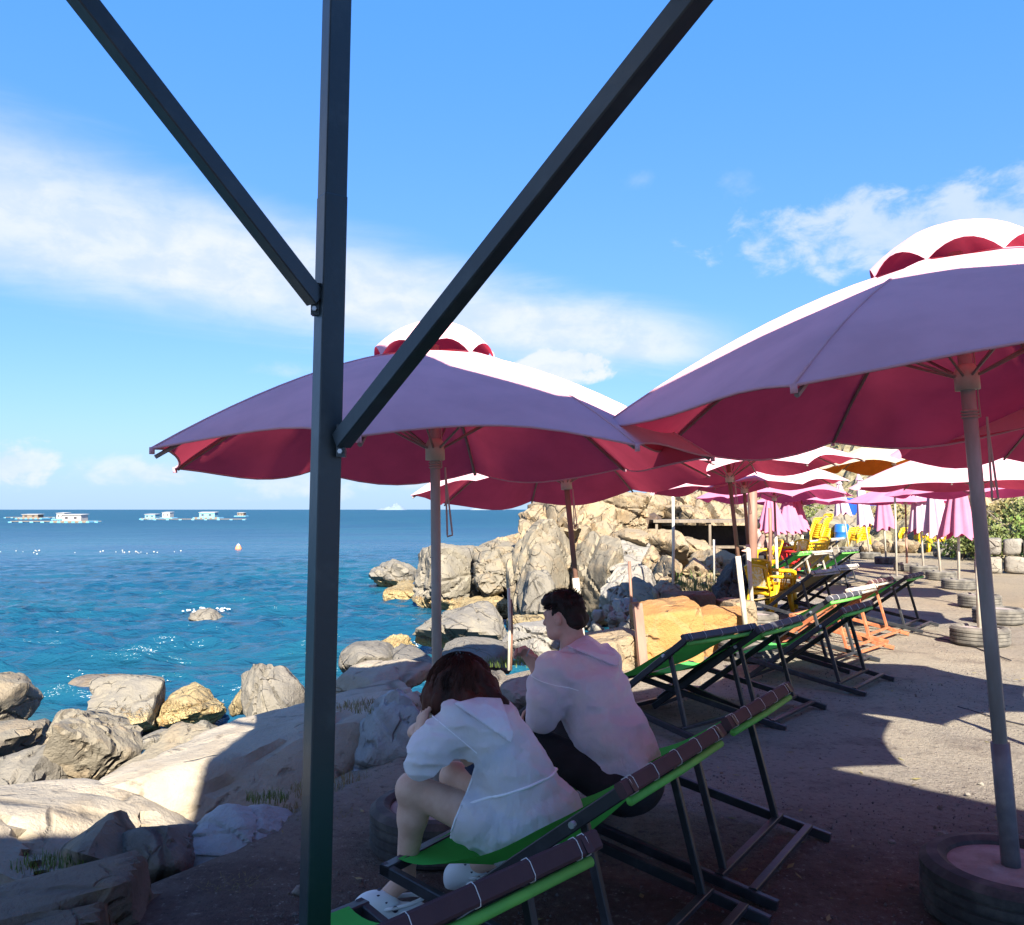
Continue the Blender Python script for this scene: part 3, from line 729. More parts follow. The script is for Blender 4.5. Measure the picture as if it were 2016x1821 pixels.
LEDGE = [(-5.0, -2.9), (-1.60, -1.27), (-.96, -.90), (-1.02, -.1), (-.84, 1.3)]  # unseen sea-side eave, shaped to place the shadow edge on the rocks
def roof():
    r = empty('shade_roof', (PX, PY, 0), 0, 'thatched shade roof carried by the dark steel post overhead', 'roof')
    t = MB(); rs = random.Random(3)
    pts = [Vector((x, y, ROOF_Z)) for x, y in REDGE]
    back = [Vector((6.5, -4.2, ROOF_Z)), Vector((5.0, -5.2, ROOF_Z)), Vector((-5.0, -4.6, ROOF_Z))] + [Vector((x, y, ROOF_Z)) for x, y in LEDGE]  # back of the roof cut short to let in more sky light
    ring = pts + back; c = Vector((.6, -1.8, ROOF_Z + .30))
    for s_ in (0, .12):
        vs = [q - pc + Vector((0, 0, s_)) for q in ring] + [c - pc + Vector((0, 0, s_))]
        n = len(ring); t.add(vs, [(i, (i + 1) % n, n) for i in range(n)])
    t.build('thatch_sheet', M['thatch'], r)
    f = MB()                                   # frayed palm ends along the front and sea edge
    edge = [Vector((x, y, ROOF_Z)) for x, y in LEDGE] + pts
    for a_, b_ in zip(edge[:-1], edge[1:]):
        L = (b_ - a_).length; n = int(L / .035); dr = (b_ - a_).normalized(); nrm = Vector((-dr.y, dr.x, 0))
        if nrm.y < 0 and nrm.x > 0: nrm = -nrm
        for i in range(n):
            p_ = a_ + (b_ - a_) * (i / n) - nrm * .12 + Vector((0, 0, .06)); ln = rs.uniform(.10, .22)
            q_ = p_ + nrm * (.12 + ln * .5) + dr * rs.uniform(-.05, .05) + Vector((0, 0, -ln * .35)); w = dr * rs.uniform(.012, .024)
            f.add([p_ - w - pc, p_ + w - pc, q_ - pc], [(0, 1, 2)])
    o = f.build('thatch_fringe', M['thatch'], r); o['kind'] = 'stuff'
    b = MB()
    for a_, b_ in zip(pts[:-1], pts[1:]): b.bar(a_ - pc + Vector((-.08, -.1, -.06)), b_ - pc + Vector((-.08, -.1, -.06)), .06, .08)
    le = [Vector((x + .08, y, ROOF_Z - .06)) - pc for x, y in LEDGE] + [pts[0] - pc + Vector((.05, -.08, -.06))]
    for a_, b_ in zip(le[:-1], le[1:]): b.bar(a_, b_, .06, .08)
    b.build('edge_beam', M['steelpost'], r)
    MB().bar(Vector((0, 0, 3.47)), tl - pc + Vector((0, 0, .03)) + (tl - pc) * .08 * Vector((1, 1, 0)).length * 0, .06, .08).build('side_beam', M['steelpost'], r)
roof()

# ------------------------------------------------------------------ umbrellas
def canopy_mesh(R, rise, wind, mat_, nseg=8, jitter=0, cap=True, rot=0.0, orient=0.0):
    """dome of eight panels; tips at the ribs, edges between them bellied by the wind"""
    nr, npn = 12, 8; rs = random.Random(jitter); half = math.pi / nseg
    def prof(t): return rise * (1 - t ** 1.62)
    m = MB(); vs = []; K = nseg * npn
    tipd = [rs.uniform(-.018, .018) for _ in range(nseg)]
    for i in range(nr + 1):
        t = .045 + .955 * i / nr
        for k in range(K):
            sct = k // npn; f = (k % npn) / npn; ang = rot + 2 * half * (sct + f); phi = (f - .5) * 2 * half
            x = (2 * f - 1); bow = 1 - x * x
            chord = math.cos(half) / math.cos(phi)
            r = R * t * (chord * (1 - .045 * bow * t ** 3))
            tip = tipd[sct] * (1 - f) + tipd[(sct + 1) % nseg] * f
            w = -.075 * wind * math.sin(ang + orient) * bow * t ** 2.5 - .012 * bow * t
            z = prof(t) + w + tip * t ** 3 + .004 * math.sin(9 * ang + 5 * t) * t
            vs.append((r * math.cos(ang), r * math.sin(ang), z))
    fs = [(i * K + k, i * K + (k + 1) % K, (i + 1) * K + (k + 1) % K, (i + 1) * K + k) for i in range(nr) for k in range(K)]
    fs = [f[::-1] for f in fs]
    m.add(vs, fs)
    me = m.mesh('canopy', mat_, True)
    # make sure the outside looks up
    if me.polygons[0].normal.z < 0: me.flip_normals()
    cm = MB(); vs = []; nc = 6
    for i in range(nc + 1):
        t = i / nc
        for k in range(K):
            sct = k // npn; f = (k % npn) / npn; ang = rot + 2 * half * (sct + f); x = 2 * f - 1
            r = R * (.02 + .205 * t) * (1 - .03 * (1 - x * x) * t)
            z = rise + .135 - .185 * t ** 2.3 + .060 * (1 - x * x) * t ** 3
            vs.append((r * math.cos(ang), r * math.sin(ang), z))
    cm.add(vs, [(i * K + (k + 1) % K, i * K + k, (i + 1) * K + k, (i + 1) * K + (k + 1) % K) for i in range(nc) for k in range(K)])
    cm.add([(0, 0, rise + .138)] + [vs[k] for k in range(K)], [(0, 1 + k, 1 + (k + 1) % K) for k in range(K)])
    c2 = cm.mesh('vent_cap', mat_, True)
    if c2.polygons[-1].normal.z < 0: c2.flip_normals()
    return me, c2, prof
def umbrella(base, R, rimz, apexz, rot, mat_, label, lean=(0, 0), poles=('polegrey', None, 0), wind=1.0, jit=0, group='open beach umbrellas', rope=True, sewn=False, pole_r=.022, zbase=.18, marks=False):
    """lean = horizontal shift of the top relative to the base"""
    root = empty('beach_umbrella', base, 0, label, 'umbrella', group)
    top = Vector((lean[0], lean[1], apexz)); ax = top.normalized()
    Mx = Vector((0, 0, 1)).rotation_difference(ax).to_matrix()
    rise = apexz - rimz
    me, c2, prof = canopy_mesh(R, rise, wind, mat_, jitter=jit, rot=rot)
    off = top - Mx @ Vector((0, 0, rise))
    def T(q): return Mx @ Vector(q) + off
    for nm, e in (('canopy', me), ('vent_cap', c2)):
        e.transform(Mx.to_4x4()); e.transform(Matrix.Translation(off)); co = link(nm, e, root)
        if nm == 'canopy': cobj = co
    if sewn:
        vc = [v.co.copy() for v in me.vertices]; K = 64; nn_ = Mx @ Vector((0, 0, 1))
        for k in range(8): MB().tube([vc[i * K + k * 8] + nn_ * .0015 for i in range(13)], .0045, 5).build('panel_seam', mat_, cobj, True)
        MB().tube([vc[12 * K + k % K] for k in range(K + 1)], .0055, 5, False).build('hem', mat_, cobj, True)
        for k in range(8):
            q_ = vc[12 * K + k * 8]; MB().tube([q_ - nn_ * .022, q_ + nn_ * .004], .010, 6).build('rib_pocket', mat_, cobj, True)
    if marks:
        mk = MB()
        for k in range(5):
            an = -.9 + .09 * k; t0 = .62
            q = [T((R * t * .93 * math.cos(an + da), R * t * .93 * math.sin(an + da), prof(t) + .02)) for t, da in ((.5, 0), (.5, .05), (.74, .05), (.74, 0))]
            mk.add(q, [(0, 1, 2, 3)])
        mk.build('print_mark', M['sticker'], root)
    for k in range(8):
        an = rot + k * math.pi / 4; ca, sa = math.cos(an), math.sin(an)
        pts = [T((R * t * ca * .99, R * t * sa * .99, prof(t) - .016)) for t in (.05, .3, .55, .8, 1.0)]
        rb = MB().tube(pts, .0085, 5).build('rib', M['rib'], root)
        hub = T((0, 0, max(rise - .46, -.10))); tm = .46
        MB().tube([hub + Mx @ Vector((ca * .03, sa * .03, 0)), T((R * tm * ca, R * tm * sa, prof(tm) - .02))], .006, 5).build('strut', M['rib'], rb)
    hb = MB().lathe([(.012, -.05), (.045, -.05), (.045, .02), (.03, .05), (.012, .05)], 12)
    ho = hb.build('hub', M['polewhite'], root, True); ho.location = T((0, 0, max(rise - .46, -.10)))
    ho.rotation_euler = Mx.to_euler()
    upm, lom, zsw = poles
    def at(z): return ax * (z / ax.z)
    MB().tube([at(zsw if lom else zbase), at(apexz * .55 + .3), at(apexz + .03)], pole_r, 12).build('pole', M[upm], root, True)
    if lom: MB().tube([at(zbase), at(zsw + .03)], pole_r * 1.28, 12).build('pole_sleeve', M[lom], root, True)
    if rope:
        rs = random.Random(jit + 50); z0 = rimz - .03
        p0 = at(z0) + Vector((pole_r + .004, -.01, 0)); pts = []
        for i in range(15):
            t = i / 14; an = t * math.pi
            pts.append(p0 + Vector((.022 + .035 * math.sin(an) * (1 if t < .5 else .3), -.012, -.02 - .30 * math.sin(an) + (.0 if t < .5 else .04 * (t - .5)))))
        rp = MB().tube(pts, .0045, 5)
        for i in range(3): rp.tube([at(z0 + .012 * i) + Vector((math.cos(a_) * (pole_r + .004), math.sin(a_) * (pole_r + .004), 0)) for a_ in np.linspace(0, 6.28, 13)], .004, 4)
        rp.tube([at(z0) + Vector((pole_r + .008, -.01, 0)), at(rimz + rise * .4) + Vector((.03, -.01, 0))], .0035, 4)
        rp.build('rope', M['ropem'], root)
    return root
def tyre_meshes():
    prof = [(.205, .150), (.222, .192), (.248, .205), (.285, .200), (.306, .182)]
    for z in (.165, .125, .085, .045): prof += [(.311, z + .013), (.311, z - .013), (.300, z - .016), (.300, z - .022)]
    prof += [(.304, .02), (.285, .004), (.24, .0)]
    n = 48
    t = MB().lathe(prof, n).mesh('tyre', M['rubber'], False)
    f = MB().lathe([(.0, .186), (.10, .190), (.17, .186), (.222, .178)], 32, wob=lambda a_, z: .02 * math.sin(3 * a_)).mesh('concrete_fill', M['concrete'], True)
    return t, f
TYRE, FILL = tyre_meshes()
TYRE2 = TYRE.copy(); TYRE2.materials[0] = M['rubberdust']
def tyre(base, label, sc=1.0, group='tyre bases of the umbrellas', rz=0.0):
    r = empty('tyre_base', base, rz, label, 'tyre', group); r.scale = (sc, sc, sc)
    link('tyre', TYRE if base[1] < 7 else TYRE2, r); link('concrete_fill', FILL, r); return r
T_OPEN = 'worn car tyre filled with concrete holding an open umbrella pole'
T_CLOSED = 'worn car tyre filled with concrete holding a folded umbrella pole'
U1 = Vector((-.335, 4.02, 0))
umbrella(U1, 1.27, 1.755, 2.27, math.radians(174), M['pink'], 'pink umbrella above the two seated people, its pole beside the woman', lean=(-.03, 0), sewn=True, jit=1, poles=('polegrey', None, 0), pole_r=.023)
tyre(U1, 'concrete-filled tyre beside the knee of the woman', 1.0)
b2 = P(1996, 1697, 3.32); b2.z = 0
umbrella(b2, 1.43, 1.915, 2.50, 0, M['pink'], 'largest pink umbrella on a two-part grey pole over the dirt terrace', lean=(-.155, 0), sewn=True, jit=2, poles=('polegrey', 'polesleeve', .62), pole_r=.026)
tyre(b2, 'concrete-filled tyre of the largest umbrella, shaded under the roof', 1.05)
b3 = Vector((.60, 6.9, 0))
umbrella(b3, 1.27, 1.725, 2.20, math.radians(12), M['pink'], 'pink umbrella behind the man on a crooked brown pole with white sleeve', lean=(-.20, .17), jit=3, poles=('polebrown', 'polewhite', .95), pole_r=.022)
tyre(b3, 'concrete-filled tyre behind the seated man', 1.0)
b4 = Vector((3.50, 4.75, 0))
umbrella(b4, 1.40, 1.90, 2.45, math.radians(0), M['pink'], 'pink umbrella whose edge reaches in behind the largest umbrella', jit=4, poles=('polegrey', 'polewhite', .9))
tyre(b4, 'tyre base holding the pink umbrella whose edge reaches in behind the largest one')
b5 = Vector((2.43, 8.95, 0))
umbrella(b5, 1.33, 1.90, 2.32, math.radians(-28), M['pink'], 'sunlit pink umbrella over the first empty deck chairs', lean=(-.22, 0), jit=5, poles=('polebrown', 'polewhite', 1.02), wind=1.4)
tyre(b5, 'tyre base holding the sunlit pink umbrella over the first empty deck chairs')
b6 = G(1943, 1272); b6.y += .15
umbrella(b6, 1.42, 1.80, 2.26, math.radians(8), M['pink'], 'sunlit pink umbrella on a white pole above the sunlit tyre', lean=(.0, 0), jit=6, poles=('polegrey', 'polewhite', 1.25), wind=.5)
tyre(b6, 'tyre base holding the white pole, half lit by the sun', 1.0)
b7 = G(1483, 1238)
umbrella(b7, 1.30, 1.82, 2.25, math.radians(15), M['pink'], 'pink umbrella beside the yellow chair half hidden by a nearer one', lean=(-.12, 0), jit=7, poles=('polebrown', 'polewhite', 1.05))
tyre(b7, 'tyre base holding the umbrella beside the yellow chair')
b8 = G(1531, 1168)
umbrella(b8, 1.42, 1.76, 2.20, math.radians(40), M['pink2'], 'rose umbrella over the person in the striped shirt', lean=(-.05, 0), jit=8, poles=('polebrown', 'polewhite', 1.1), wind=1.6, rope=False)
tyre(b8, 'tyre base holding the rose umbrella by the striped-shirt person')
b9 = G(1785, 1124)
umbrella(b9, 1.42, 1.70, 2.16, math.radians(30), M['pink2'], 'white-topped umbrella among the folded ones', jit=9, poles=('polebrown', 'polebrown', .8), wind=.6, rope=False)
tyre(b9, 'tyre base holding the white-topped umbrella among folded ones')
b10 = G(1580, 1112)
umbrella(b10, 1.42, 1.72, 2.1, math.radians(10), M['pink2'], 'rose umbrella at the far end of the deck chair row', jit=10, poles=('polebrown', 'polewhite', .9), rope=False)
tyre(b10, 'tyre base holding the rose umbrella at the end of the deck chair row')
b11 = Vector((7.75, 17.5, 0))
umbrella(b11, 1.45, 2.40, 2.94, math.radians(22), M['cream'], 'cream umbrella with orange underside and black print', jit=11, poles=('polewhite', None, 0), wind=1.8, rope=False, marks=True)
tyre(b11, 'tyre base holding the cream umbrella with orange underside')
# far right neighbours just in the frame
b12 = G(1928, 1195)
umbrella(b12, 1.35, 1.78, 2.2, math.radians(20), M['pink2'], 'rose umbrella on a reddish pole behind the sunlit tyre', jit=12, poles=('polebrown', 'polebrown', .9), rope=False)
tyre(b12, 'tyre base holding the rose umbrella on the reddish pole')
tyre(G(1965, 1226), 'worn car tyre filled with concrete, without any pole', 1.02)

def closed_umbrella(base, z0, z1, r0, mat_, label, lean=(0, 0), pole='polewhite', seed=0, group='folded beach umbrellas'):
    root = empty('folded_umbrella', base, 0, label, 'umbrella', group); rs = random.Random(seed)
    K = 48; nz = 14; m = MB(); vs = []; ph = rs.uniform(0, 6); amp = rs.uniform(.16, .26); fl = rs.uniform(-.05, .05)
    def ax(z): return Vector((lean[0] * z / z1, lean[1] * z / z1, z))
    for i in range(nz + 1):
        t = i / nz; z = z0 + (z1 - z0) * t
        for k in range(K):
            an = 2 * math.pi * k / K
            r = r0 * (1 - t) ** .75 * (1 + amp * math.cos(8 * an + ph + 1.2 * t) + .12 * math.cos(3 * an + ph)) * (.82 + .18 * (1 - t)) + .028
            dz = (-.05 * math.cos(8 * an + ph) + .04 * math.cos(2 * an + ph)) * (1 - t)
            c = ax(z); vs.append((c.x + r * math.cos(an), c.y + r * math.sin(an), z + dz))
    m.add(vs, [(i * K + k, i * K + (k + 1) % K, (i + 1) * K + (k + 1) % K, (i + 1) * K + k) for i in range(nz) for k in range(K)])
    e = m.mesh('folded_canopy', mat_, True); link('folded_canopy', e, root)
    cp_ = MB(); vs = []
    for i in range(5):
        t = i / 4
        for k in range(24):
            an = 2 * math.pi * k / 24; r = (.02 + .085 * t) * (1 + .2 * math.cos(8 * an) * t); c = ax(z1 + .06 - .22 * t)
            vs.append((c.x + r * math.cos(an), c.y + r * math.sin(an), c.z))
    cp_.add(vs, [(i * 24 + (k + 1) % 24, i * 24 + k, (i + 1) * 24 + k, (i + 1) * 24 + (k + 1) % 24) for i in range(4) for k in range(24)])
    cp_.build('vent_cap', mat_, root, True)
    MB().tube([ax(.15), ax(z1 + .05)], .026, 10).build('pole', M[pole], root, True)
    return root
CL = 'folded pink umbrella tied to its pole in the far row'
for i, (u, v, z0, z1, r0, mk, ln, pl, lb) in enumerate([
        (1887, 1160, 1.02, 2.35, .27, 'pink2', (.05, 0), 'polewhite', 'broad rose folded umbrella, the widest of the folded row'),
        (1852, 1142, .98, 2.35, .23, 'lilac', (-.14, 0), 'polewhite', 'folded pale umbrella leaning beside the broad rose folded one'),
        (1818, 1130, 1.00, 2.35, .21, 'lilac', (-.10, 0), 'polewhite', CL), (1744, 1110, 1.0, 2.3, .24, 'pink2', (-.08, 0), 'polewhite', CL),
        (1713, 1100, 1.05, 2.6, .22, 'lilac', (-.32, 0), 'polewhite', CL), (1672, 1088, 1.35, 2.6, .24, 'lilac', (-.35, 0), 'polewhite', CL)]):
    b = G(u, v); closed_umbrella(b, z0, z1, r0, M[mk], lb, ln, pl, i)
    tyre(b, ('tyre base of the broad rose folded umbrella', 'tyre base of the leaning folded umbrella beside the broad rose one', T_CLOSED, T_CLOSED, T_CLOSED, 'tyre base of the farthest folded umbrella by the blue barrel')[i])
for i, (u, v) in enumerate([(1524, 1118), (1556, 1114), (1548, 1116)]):
    closed_umbrella(G(u, v), .95, 1.95, .34, M['pink2'], 'bright pink umbrella cloth folded and hanging at the far deck chairs', ((-.1, .15, .05)[i], 0), 'polewhite', 20 + i, group='pink cloths at the far end')
# ------------------------------------------------------------------ deck chairs
CW, CLN, ZH, ZF = .82, .943, .68, .235
def sling_z(s, sag):
    t = min(max(s / CLN, 0), 1); base = ZF + (ZH - ZF) * t
    return base - sag * (4 * t * (1 - t)) ** .9 * (1.45 - .9 * t)
_cm = {}
def chair_meshes(frame, sling, wrap, hem, sag, dip=.018):
    key = (frame, sling, wrap, hem, sag, dip)
    if key in _cm: return _cm[key]
    fm = M[frame]; parts = []
    def add(nm, mb, m, sm=False): parts.append((nm, mb.mesh(nm, m, sm)))
    for y in (0.0, CW):                       # seat frame rails: high at the front, on the ground behind
        add('seat_rail', MB().bar((-.02, y, ZF), (1.13, y, .022), .030, .042, bev=.004), fm)
    for y in (.034, CW - .034):               # back frame rails: ground in front, head behind
        add('back_rail', MB().bar((.085, y, .022), (CLN + .02, y, ZH + .012), .028, .044, bev=.004), fm)
    add('front_bar', MB().bar((0, -.015, ZF), (0, CW + .015, ZF), .045, .035, bev=.004), fm)
    add('foot_bar', MB().bar((.10, .05, .035), (.10, CW - .05, .035), .035, .03, bev=.003), fm)
    for y in (.062, CW - .062):
        add('prop', MB().bar((.775, y, .545), (.90, y, .075), .024, .030, bev=.003), fm)
    for s_ in (.90, 1.035):
        add('batten', MB().bar((s_, .0, .082 - (s_ - .9) * .19), (s_, CW, .082 - (s_ - .9) * .19), .034, .022, bev=.003), fm)
    for y in (-.003, CW + .003):
        sg = -1 if y < 0 else 1
        q = MB()
        q.tube([(.775, y + (.034 + .012) * -sg * 0 + sg * 0, .548), (.775, y + sg * .018 + (.05 if sg < 0 else -.05) * 0, .548)], .011, 8)
        add('bolt', q, M['bolt'])
    n, k = 26, 8; vs = []
    for i in range(n + 1):
        s_ = .005 + (CLN - .0) * i / n; t = i / n
        for j in range(k + 1):
            y = .055 + (CW - .11) * j / k; f = 2 * j / k - 1
            pinch = .030 * math.sin(math.pi * t); y = CW / 2 + (y - CW / 2) * (1 - pinch)
            vs.append((s_, y, sling_z(s_, sag) + .022 - dip * (1 - f * f) * math.sin(math.pi * t) ** 1.2 + .003 * math.sin(17 * t + 3 * f)))
    b = MB().add(vs, [(i * (k + 1) + j, (i + 1) * (k + 1) + j, (i + 1) * (k + 1) + j + 1, i * (k + 1) + j + 1) for i in range(n) for j in range(k)])
    me = b.mesh('sling', M[sling], True)
    if me.polygons[0].normal.z < 0: me.flip_normals()
    parts.append(('sling', me))
    hd = Vector((ZH - sling_z(CLN - .05, sag), 0, -.05)).normalized()
    add('head_wrap', MB().bar((CLN + .004, -.02, ZH + .004), (CLN + .004, CW + .02, ZH + .004), .030, .050, up=(-.55, 0, .83), bev=.006), M[wrap])
    add('hem_roll', MB().tube([(CLN + .016, .02, ZH - .036), (CLN + .018, CW * .5, ZH - .039), (CLN + .016, CW - .02, ZH - .036)], .014, 10), M[hem], True)
    for y in (.03, .055, .21, .40, .58, .755, .79):
        q = MB(); loop = []
        for i in range(13):
            an = 2 * math.pi * i / 12; ux, uz = math.cos(an), math.sin(an)
            w = .0165; h = .0265
            m_ = max(abs(ux), abs(uz)); x_, z_ = ux / m_ * w, uz / m_ * h
            tn = Vector((.83, 0, .55)); nn = Vector((-.55, 0, .83)); 
            loop.append(Vector((CLN + .004, y, ZH + .004)) + tn * x_ + nn * z_)
        q.tube(loop, .0014, 4, False); add('tie', q, M['thread'])
    _cm[key] = parts; return parts
def deck_chair(N, lat, label, frame='frameblack', sling='sling', wrap='wrapmaroon', hem='hemgreen', sag=.075, sc=1.0, group='deck chairs facing the sea', dip=.018):
    """N = ground position under the near end of the head bar, lat = unit vector along the head bar"""
    l = Vector((lat[0], lat[1], 0)).normalized(); ax = Vector((l.y, -l.x, 0))
    root = empty('deck_chair', Vector((N[0], N[1], 0)) - ax * CLN * sc, math.atan2(ax.y, ax.x), label, 'deck chair', group)
    root.scale = (sc, sc, sc)
    for nm, me in chair_meshes(frame, sling, wrap, hem, sag, dip): link(nm, me, root)
    return root
L1 = (.55, .83)
deck_chair((-.36, 1.655), (.68, .73), 'green deck chair in front of the dark post, nobody in it', wrap='wrapmaroon', sag=.10)
deck_chair((.335, 2.67), L1, 'green deck chair the woman sits on', sag=.085, dip=.12)
deck_chair((.855, 3.48), L1, 'green deck chair the man sits on', sag=.085, dip=.12)
ROW = [(1347, 1263, (.74, .67), 'sling', 'wrapblack', 'frameblack', 'first empty green deck chair beyond the man, black head bar'),
       (1492, 1246, (.62, .78), 'sling', 'wrapblack', 'frameblack', 'second empty green deck chair, standing close behind the first'),
       (1655, 1209, (.62, .78), 'sling', 'wrapmaroon', 'frameblack', 'green deck chair with maroon head bar standing apart on the terrace'),
       (1630, 1184, (.66, .75), 'sling', 'wrapblack', 'frameblack', 'green deck chair behind the maroon-barred one, near the yellow chair'),
       (1668, 1168, (.66, .75), 'slingbeige', 'framewhite', 'frameorange', 'beige deck chair on an orange frame'),
       (1712, 1151, (.64, .77), 'slingbeige', 'wrapmaroon', 'frameorange', 'beige deck chair with reddish head bar'),
       (1782, 1140, (.62, .78), 'sling', 'wrapblack', 'frameblack', 'dark green deck chair beyond the orange-framed ones'),
       (1598, 1131, (.70, .71), 'slingbeige', 'framewhite', 'frameblack', 'beige deck chair, its sling lit by the sun, behind the yellow chair'),
       (1640, 1121, (.70, .71), 'slingbeige', 'framewhite', 'frameblack', 'second beige deck chair of the far pair'),
       (1560, 1092, (.70, .71), 'sling', 'hemgreen', 'frameblack', 'green deck chair beside the person in the striped shirt'),
       (1600, 1090, (.70, .71), 'slingbeige', 'framewhite', 'framewhite', 'pale deck chair near the far yellow chairs'),
       (1655, 1088, (.70, .71), 'sling', 'wrapblack', 'frameblack', 'farthest green deck chair of the row')]
for i, (u, v, lt, sl, wr, fr, lb) in enumerate(ROW):
    N = G(u, v, .66); hm = 'hemgreen' if sl == 'sling' else 'framewhite'
    deck_chair((N.x, N.y), lt, lb, fr, sl, wr, hm, sag=.06 + .02 * (i % 3))
for i in range(7):
    N = G(1555 + i * 13, 1076 - i * 1.5, .6)
    deck_chair((N.x, N.y), (.72, .69), 'weathered pale deck chair in the crowded far end of the row', 'framewhite', 'slingbeige', 'framewhite', 'framewhite', .06, group='pale deck chairs crowded at the far end')

# ------------------------------------------------------------------ yellow plastic armchairs
def arm_chair_meshes(wornback, cm):
    parts = []
    def add(nm, mb, m, sm=False): parts.append((nm, mb.mesh(nm, m, sm)))
    n = 10; vs = []
    for i in range(n + 1):                    # seat: x forward, dished
        for j in range(n + 1):
            x = -.22 + .44 * i / n; y = (-.24 + .48 * j / n) * (1 - .12 * (1 - i / n))
            vs.append((x, y, .40 + .02 * (x / .22) - .02 * (1 - (y / .24) ** 2) + (-.025 * max(0, i / n - .85) / .15)))
    fs = [(i * (n + 1) + j, (i + 1) * (n + 1) + j, (i + 1) * (n + 1) + j + 1, i * (n + 1) + j + 1) for i in range(n) for j in range(n)]
    b = MB().add(vs, fs); b.add([(x, y, z - .02) for x, y, z in vs], [f[::-1] for f in fs])
    b.bar((.22, -.24, .385), (.22, .24, .385), .03, .085); b.bar((-.22, -.21, .375), (-.22, .21, .375), .03, .07)
    for sy in (-1, 1): b.bar((-.22, sy * .225, .375), (.22, sy * .24, .38), .02, .08)
    add('seat', b, cm, True)
    b = MB()                                   # back: frame, slats
    def bk(t, y): return Vector((-.23 - .13 * t - .03 * (1 - (y / .24) ** 2), y, .42 + .42 * t))
    top = [bk(1 - .10 * (abs(y) / .23) ** 3, y) for y in np.linspace(-.23, .23, 9)]
    b.tube(top, .024, 6); 
    for sy in (-1, 1): b.tube([bk(t, sy * (.20 + .03 * t)) for t in np.linspace(0, .95, 5)], .022, 6)
    b.tube([bk(.12, y) for y in np.linspace(-.2, .2, 5)], .02, 6)
    for y in (-.185, .185): b.bar(bk(.1, y), bk(.97, y * 1.06), .035, .014, up=(1, 0, 0))
    add('backrest', b, cm, True)
    b = MB(); vs = []
    for i in range(6):
        for j in range(5): q = bk(.14 + .80 * i / 5, -.155 + .31 * j / 4); vs.append(q)
    b.add(vs, [(i * 5 + j, i * 5 + j + 1, (i + 1) * 5 + j + 1, (i + 1) * 5 + j) for i in range(5) for j in range(4)])
    b.add([q + Vector((-.008, 0, 0)) for q in vs], [(i * 5 + j + 1, i * 5 + j, (i + 1) * 5 + j, (i + 1) * 5 + j + 1) for i in range(5) for j in range(4)])
    add('back_panel', b, wornback, True)
    for sy in (-1, 1):
        b = MB()
        b.tube([bk(.62, sy * .235), (-.10, sy * .285, .655), (.10, sy * .295, .645), (.21, sy * .285, .62), (.235, sy * .27, .52), (.22, sy * .25, .41)], [.026, .034, .038, .036, .032, .034], 6)
        b.tube([(.02, sy * .29, .645), (.0, sy * .26, .42)], .014, 5); b.tube([(-.08, sy * .285, .65), (-.10, sy * .25, .42)], .012, 5)
        add('armrest', b, cm, True)
        for x0, x1 in ((.20, .25), (-.20, -.29)):
            q = MB(); q.tube([(x0, sy * .235, .41), (x1, sy * .275, .0)], [.058, .034], 6); add('leg', q, cm, True)
    return parts
ACH = arm_chair_meshes(M['yellowworn'], M['yellow']); ACH2 = arm_chair_meshes(M['yellow'], M['yellow']); ACR = arm_chair_meshes(M['redpl'], M['redpl'])
def arm_chair(loc, rz, label, parts=None, sc=1.0, group=None):
    r = empty('plastic_armchair', loc, rz, label, 'chair', group); r.scale = (sc, sc, sc)
    for nm, me in (parts or ACH): link(nm, me, r)
    return r
c0 = G(1516, 1209); arm_chair(c0, math.radians(33), 'yellow plastic armchair with worn white back beside the orange blocks', ACH, .86)
g0 = G(1543, 1205); arm_chair(c0 + Vector((.06, .04, .085)), math.radians(33), 'second yellow plastic armchair stacked in the worn one', ACH2, .86)
arm_chair(G(1556, 1133), math.radians(120), 'yellow armchair with bright back beside the striped-shirt person', ACH, 1.0)
arm_chair(G(1567, 1136), math.radians(-50), 'red plastic armchair near the far deck chairs', ACR, .9)
for i in range(3): arm_chair(G(1600, 1126) + Vector((.035 * i, .0, .085 * i)), math.radians(-160), 'yellow armchair in the short stack beside the far deck chairs', ACH2, .82, 'short stack of yellow chairs')
for i in range(7): arm_chair(G(1612, 1075) + Vector((.03 * i, 0, .085 * i)), math.radians(-150), 'yellow armchair in the tall stack by the rocks', ACH2, 1.0, 'tall stack of yellow chairs by the rocks')
for i in range(3): arm_chair(G(1688, 1082) + Vector((.04 * i, 0, .085 * i)), math.radians(200), 'yellow armchair in the stack beside the blue barrel', ACH2, 1.0, 'stack of yellow chairs by the barrel')
for i in range(3): arm_chair(G(1790, 1083) + Vector((.04 * i, 0, .085 * i)), math.radians(200), 'yellow armchair in the stack by the rubble bank', ACH2, 1.0, 'stack of yellow chairs by the rubble bank')
for i in range(8): arm_chair(G(1818, 1086) + Vector((.02 * i, 0, .085 * i)), math.radians(170), 'yellow armchair in the tallest stack behind the folded umbrellas', ACH2, 1.0, 'tallest stack of yellow chairs')
for i in range(2): arm_chair(G(1841, 1090) + Vector((.04 * i, 0, .085 * i)), math.radians(160), 'yellow armchair in the pair at the end of the stone wall', ACH2, 1.0, 'pair of yellow chairs by the wall')

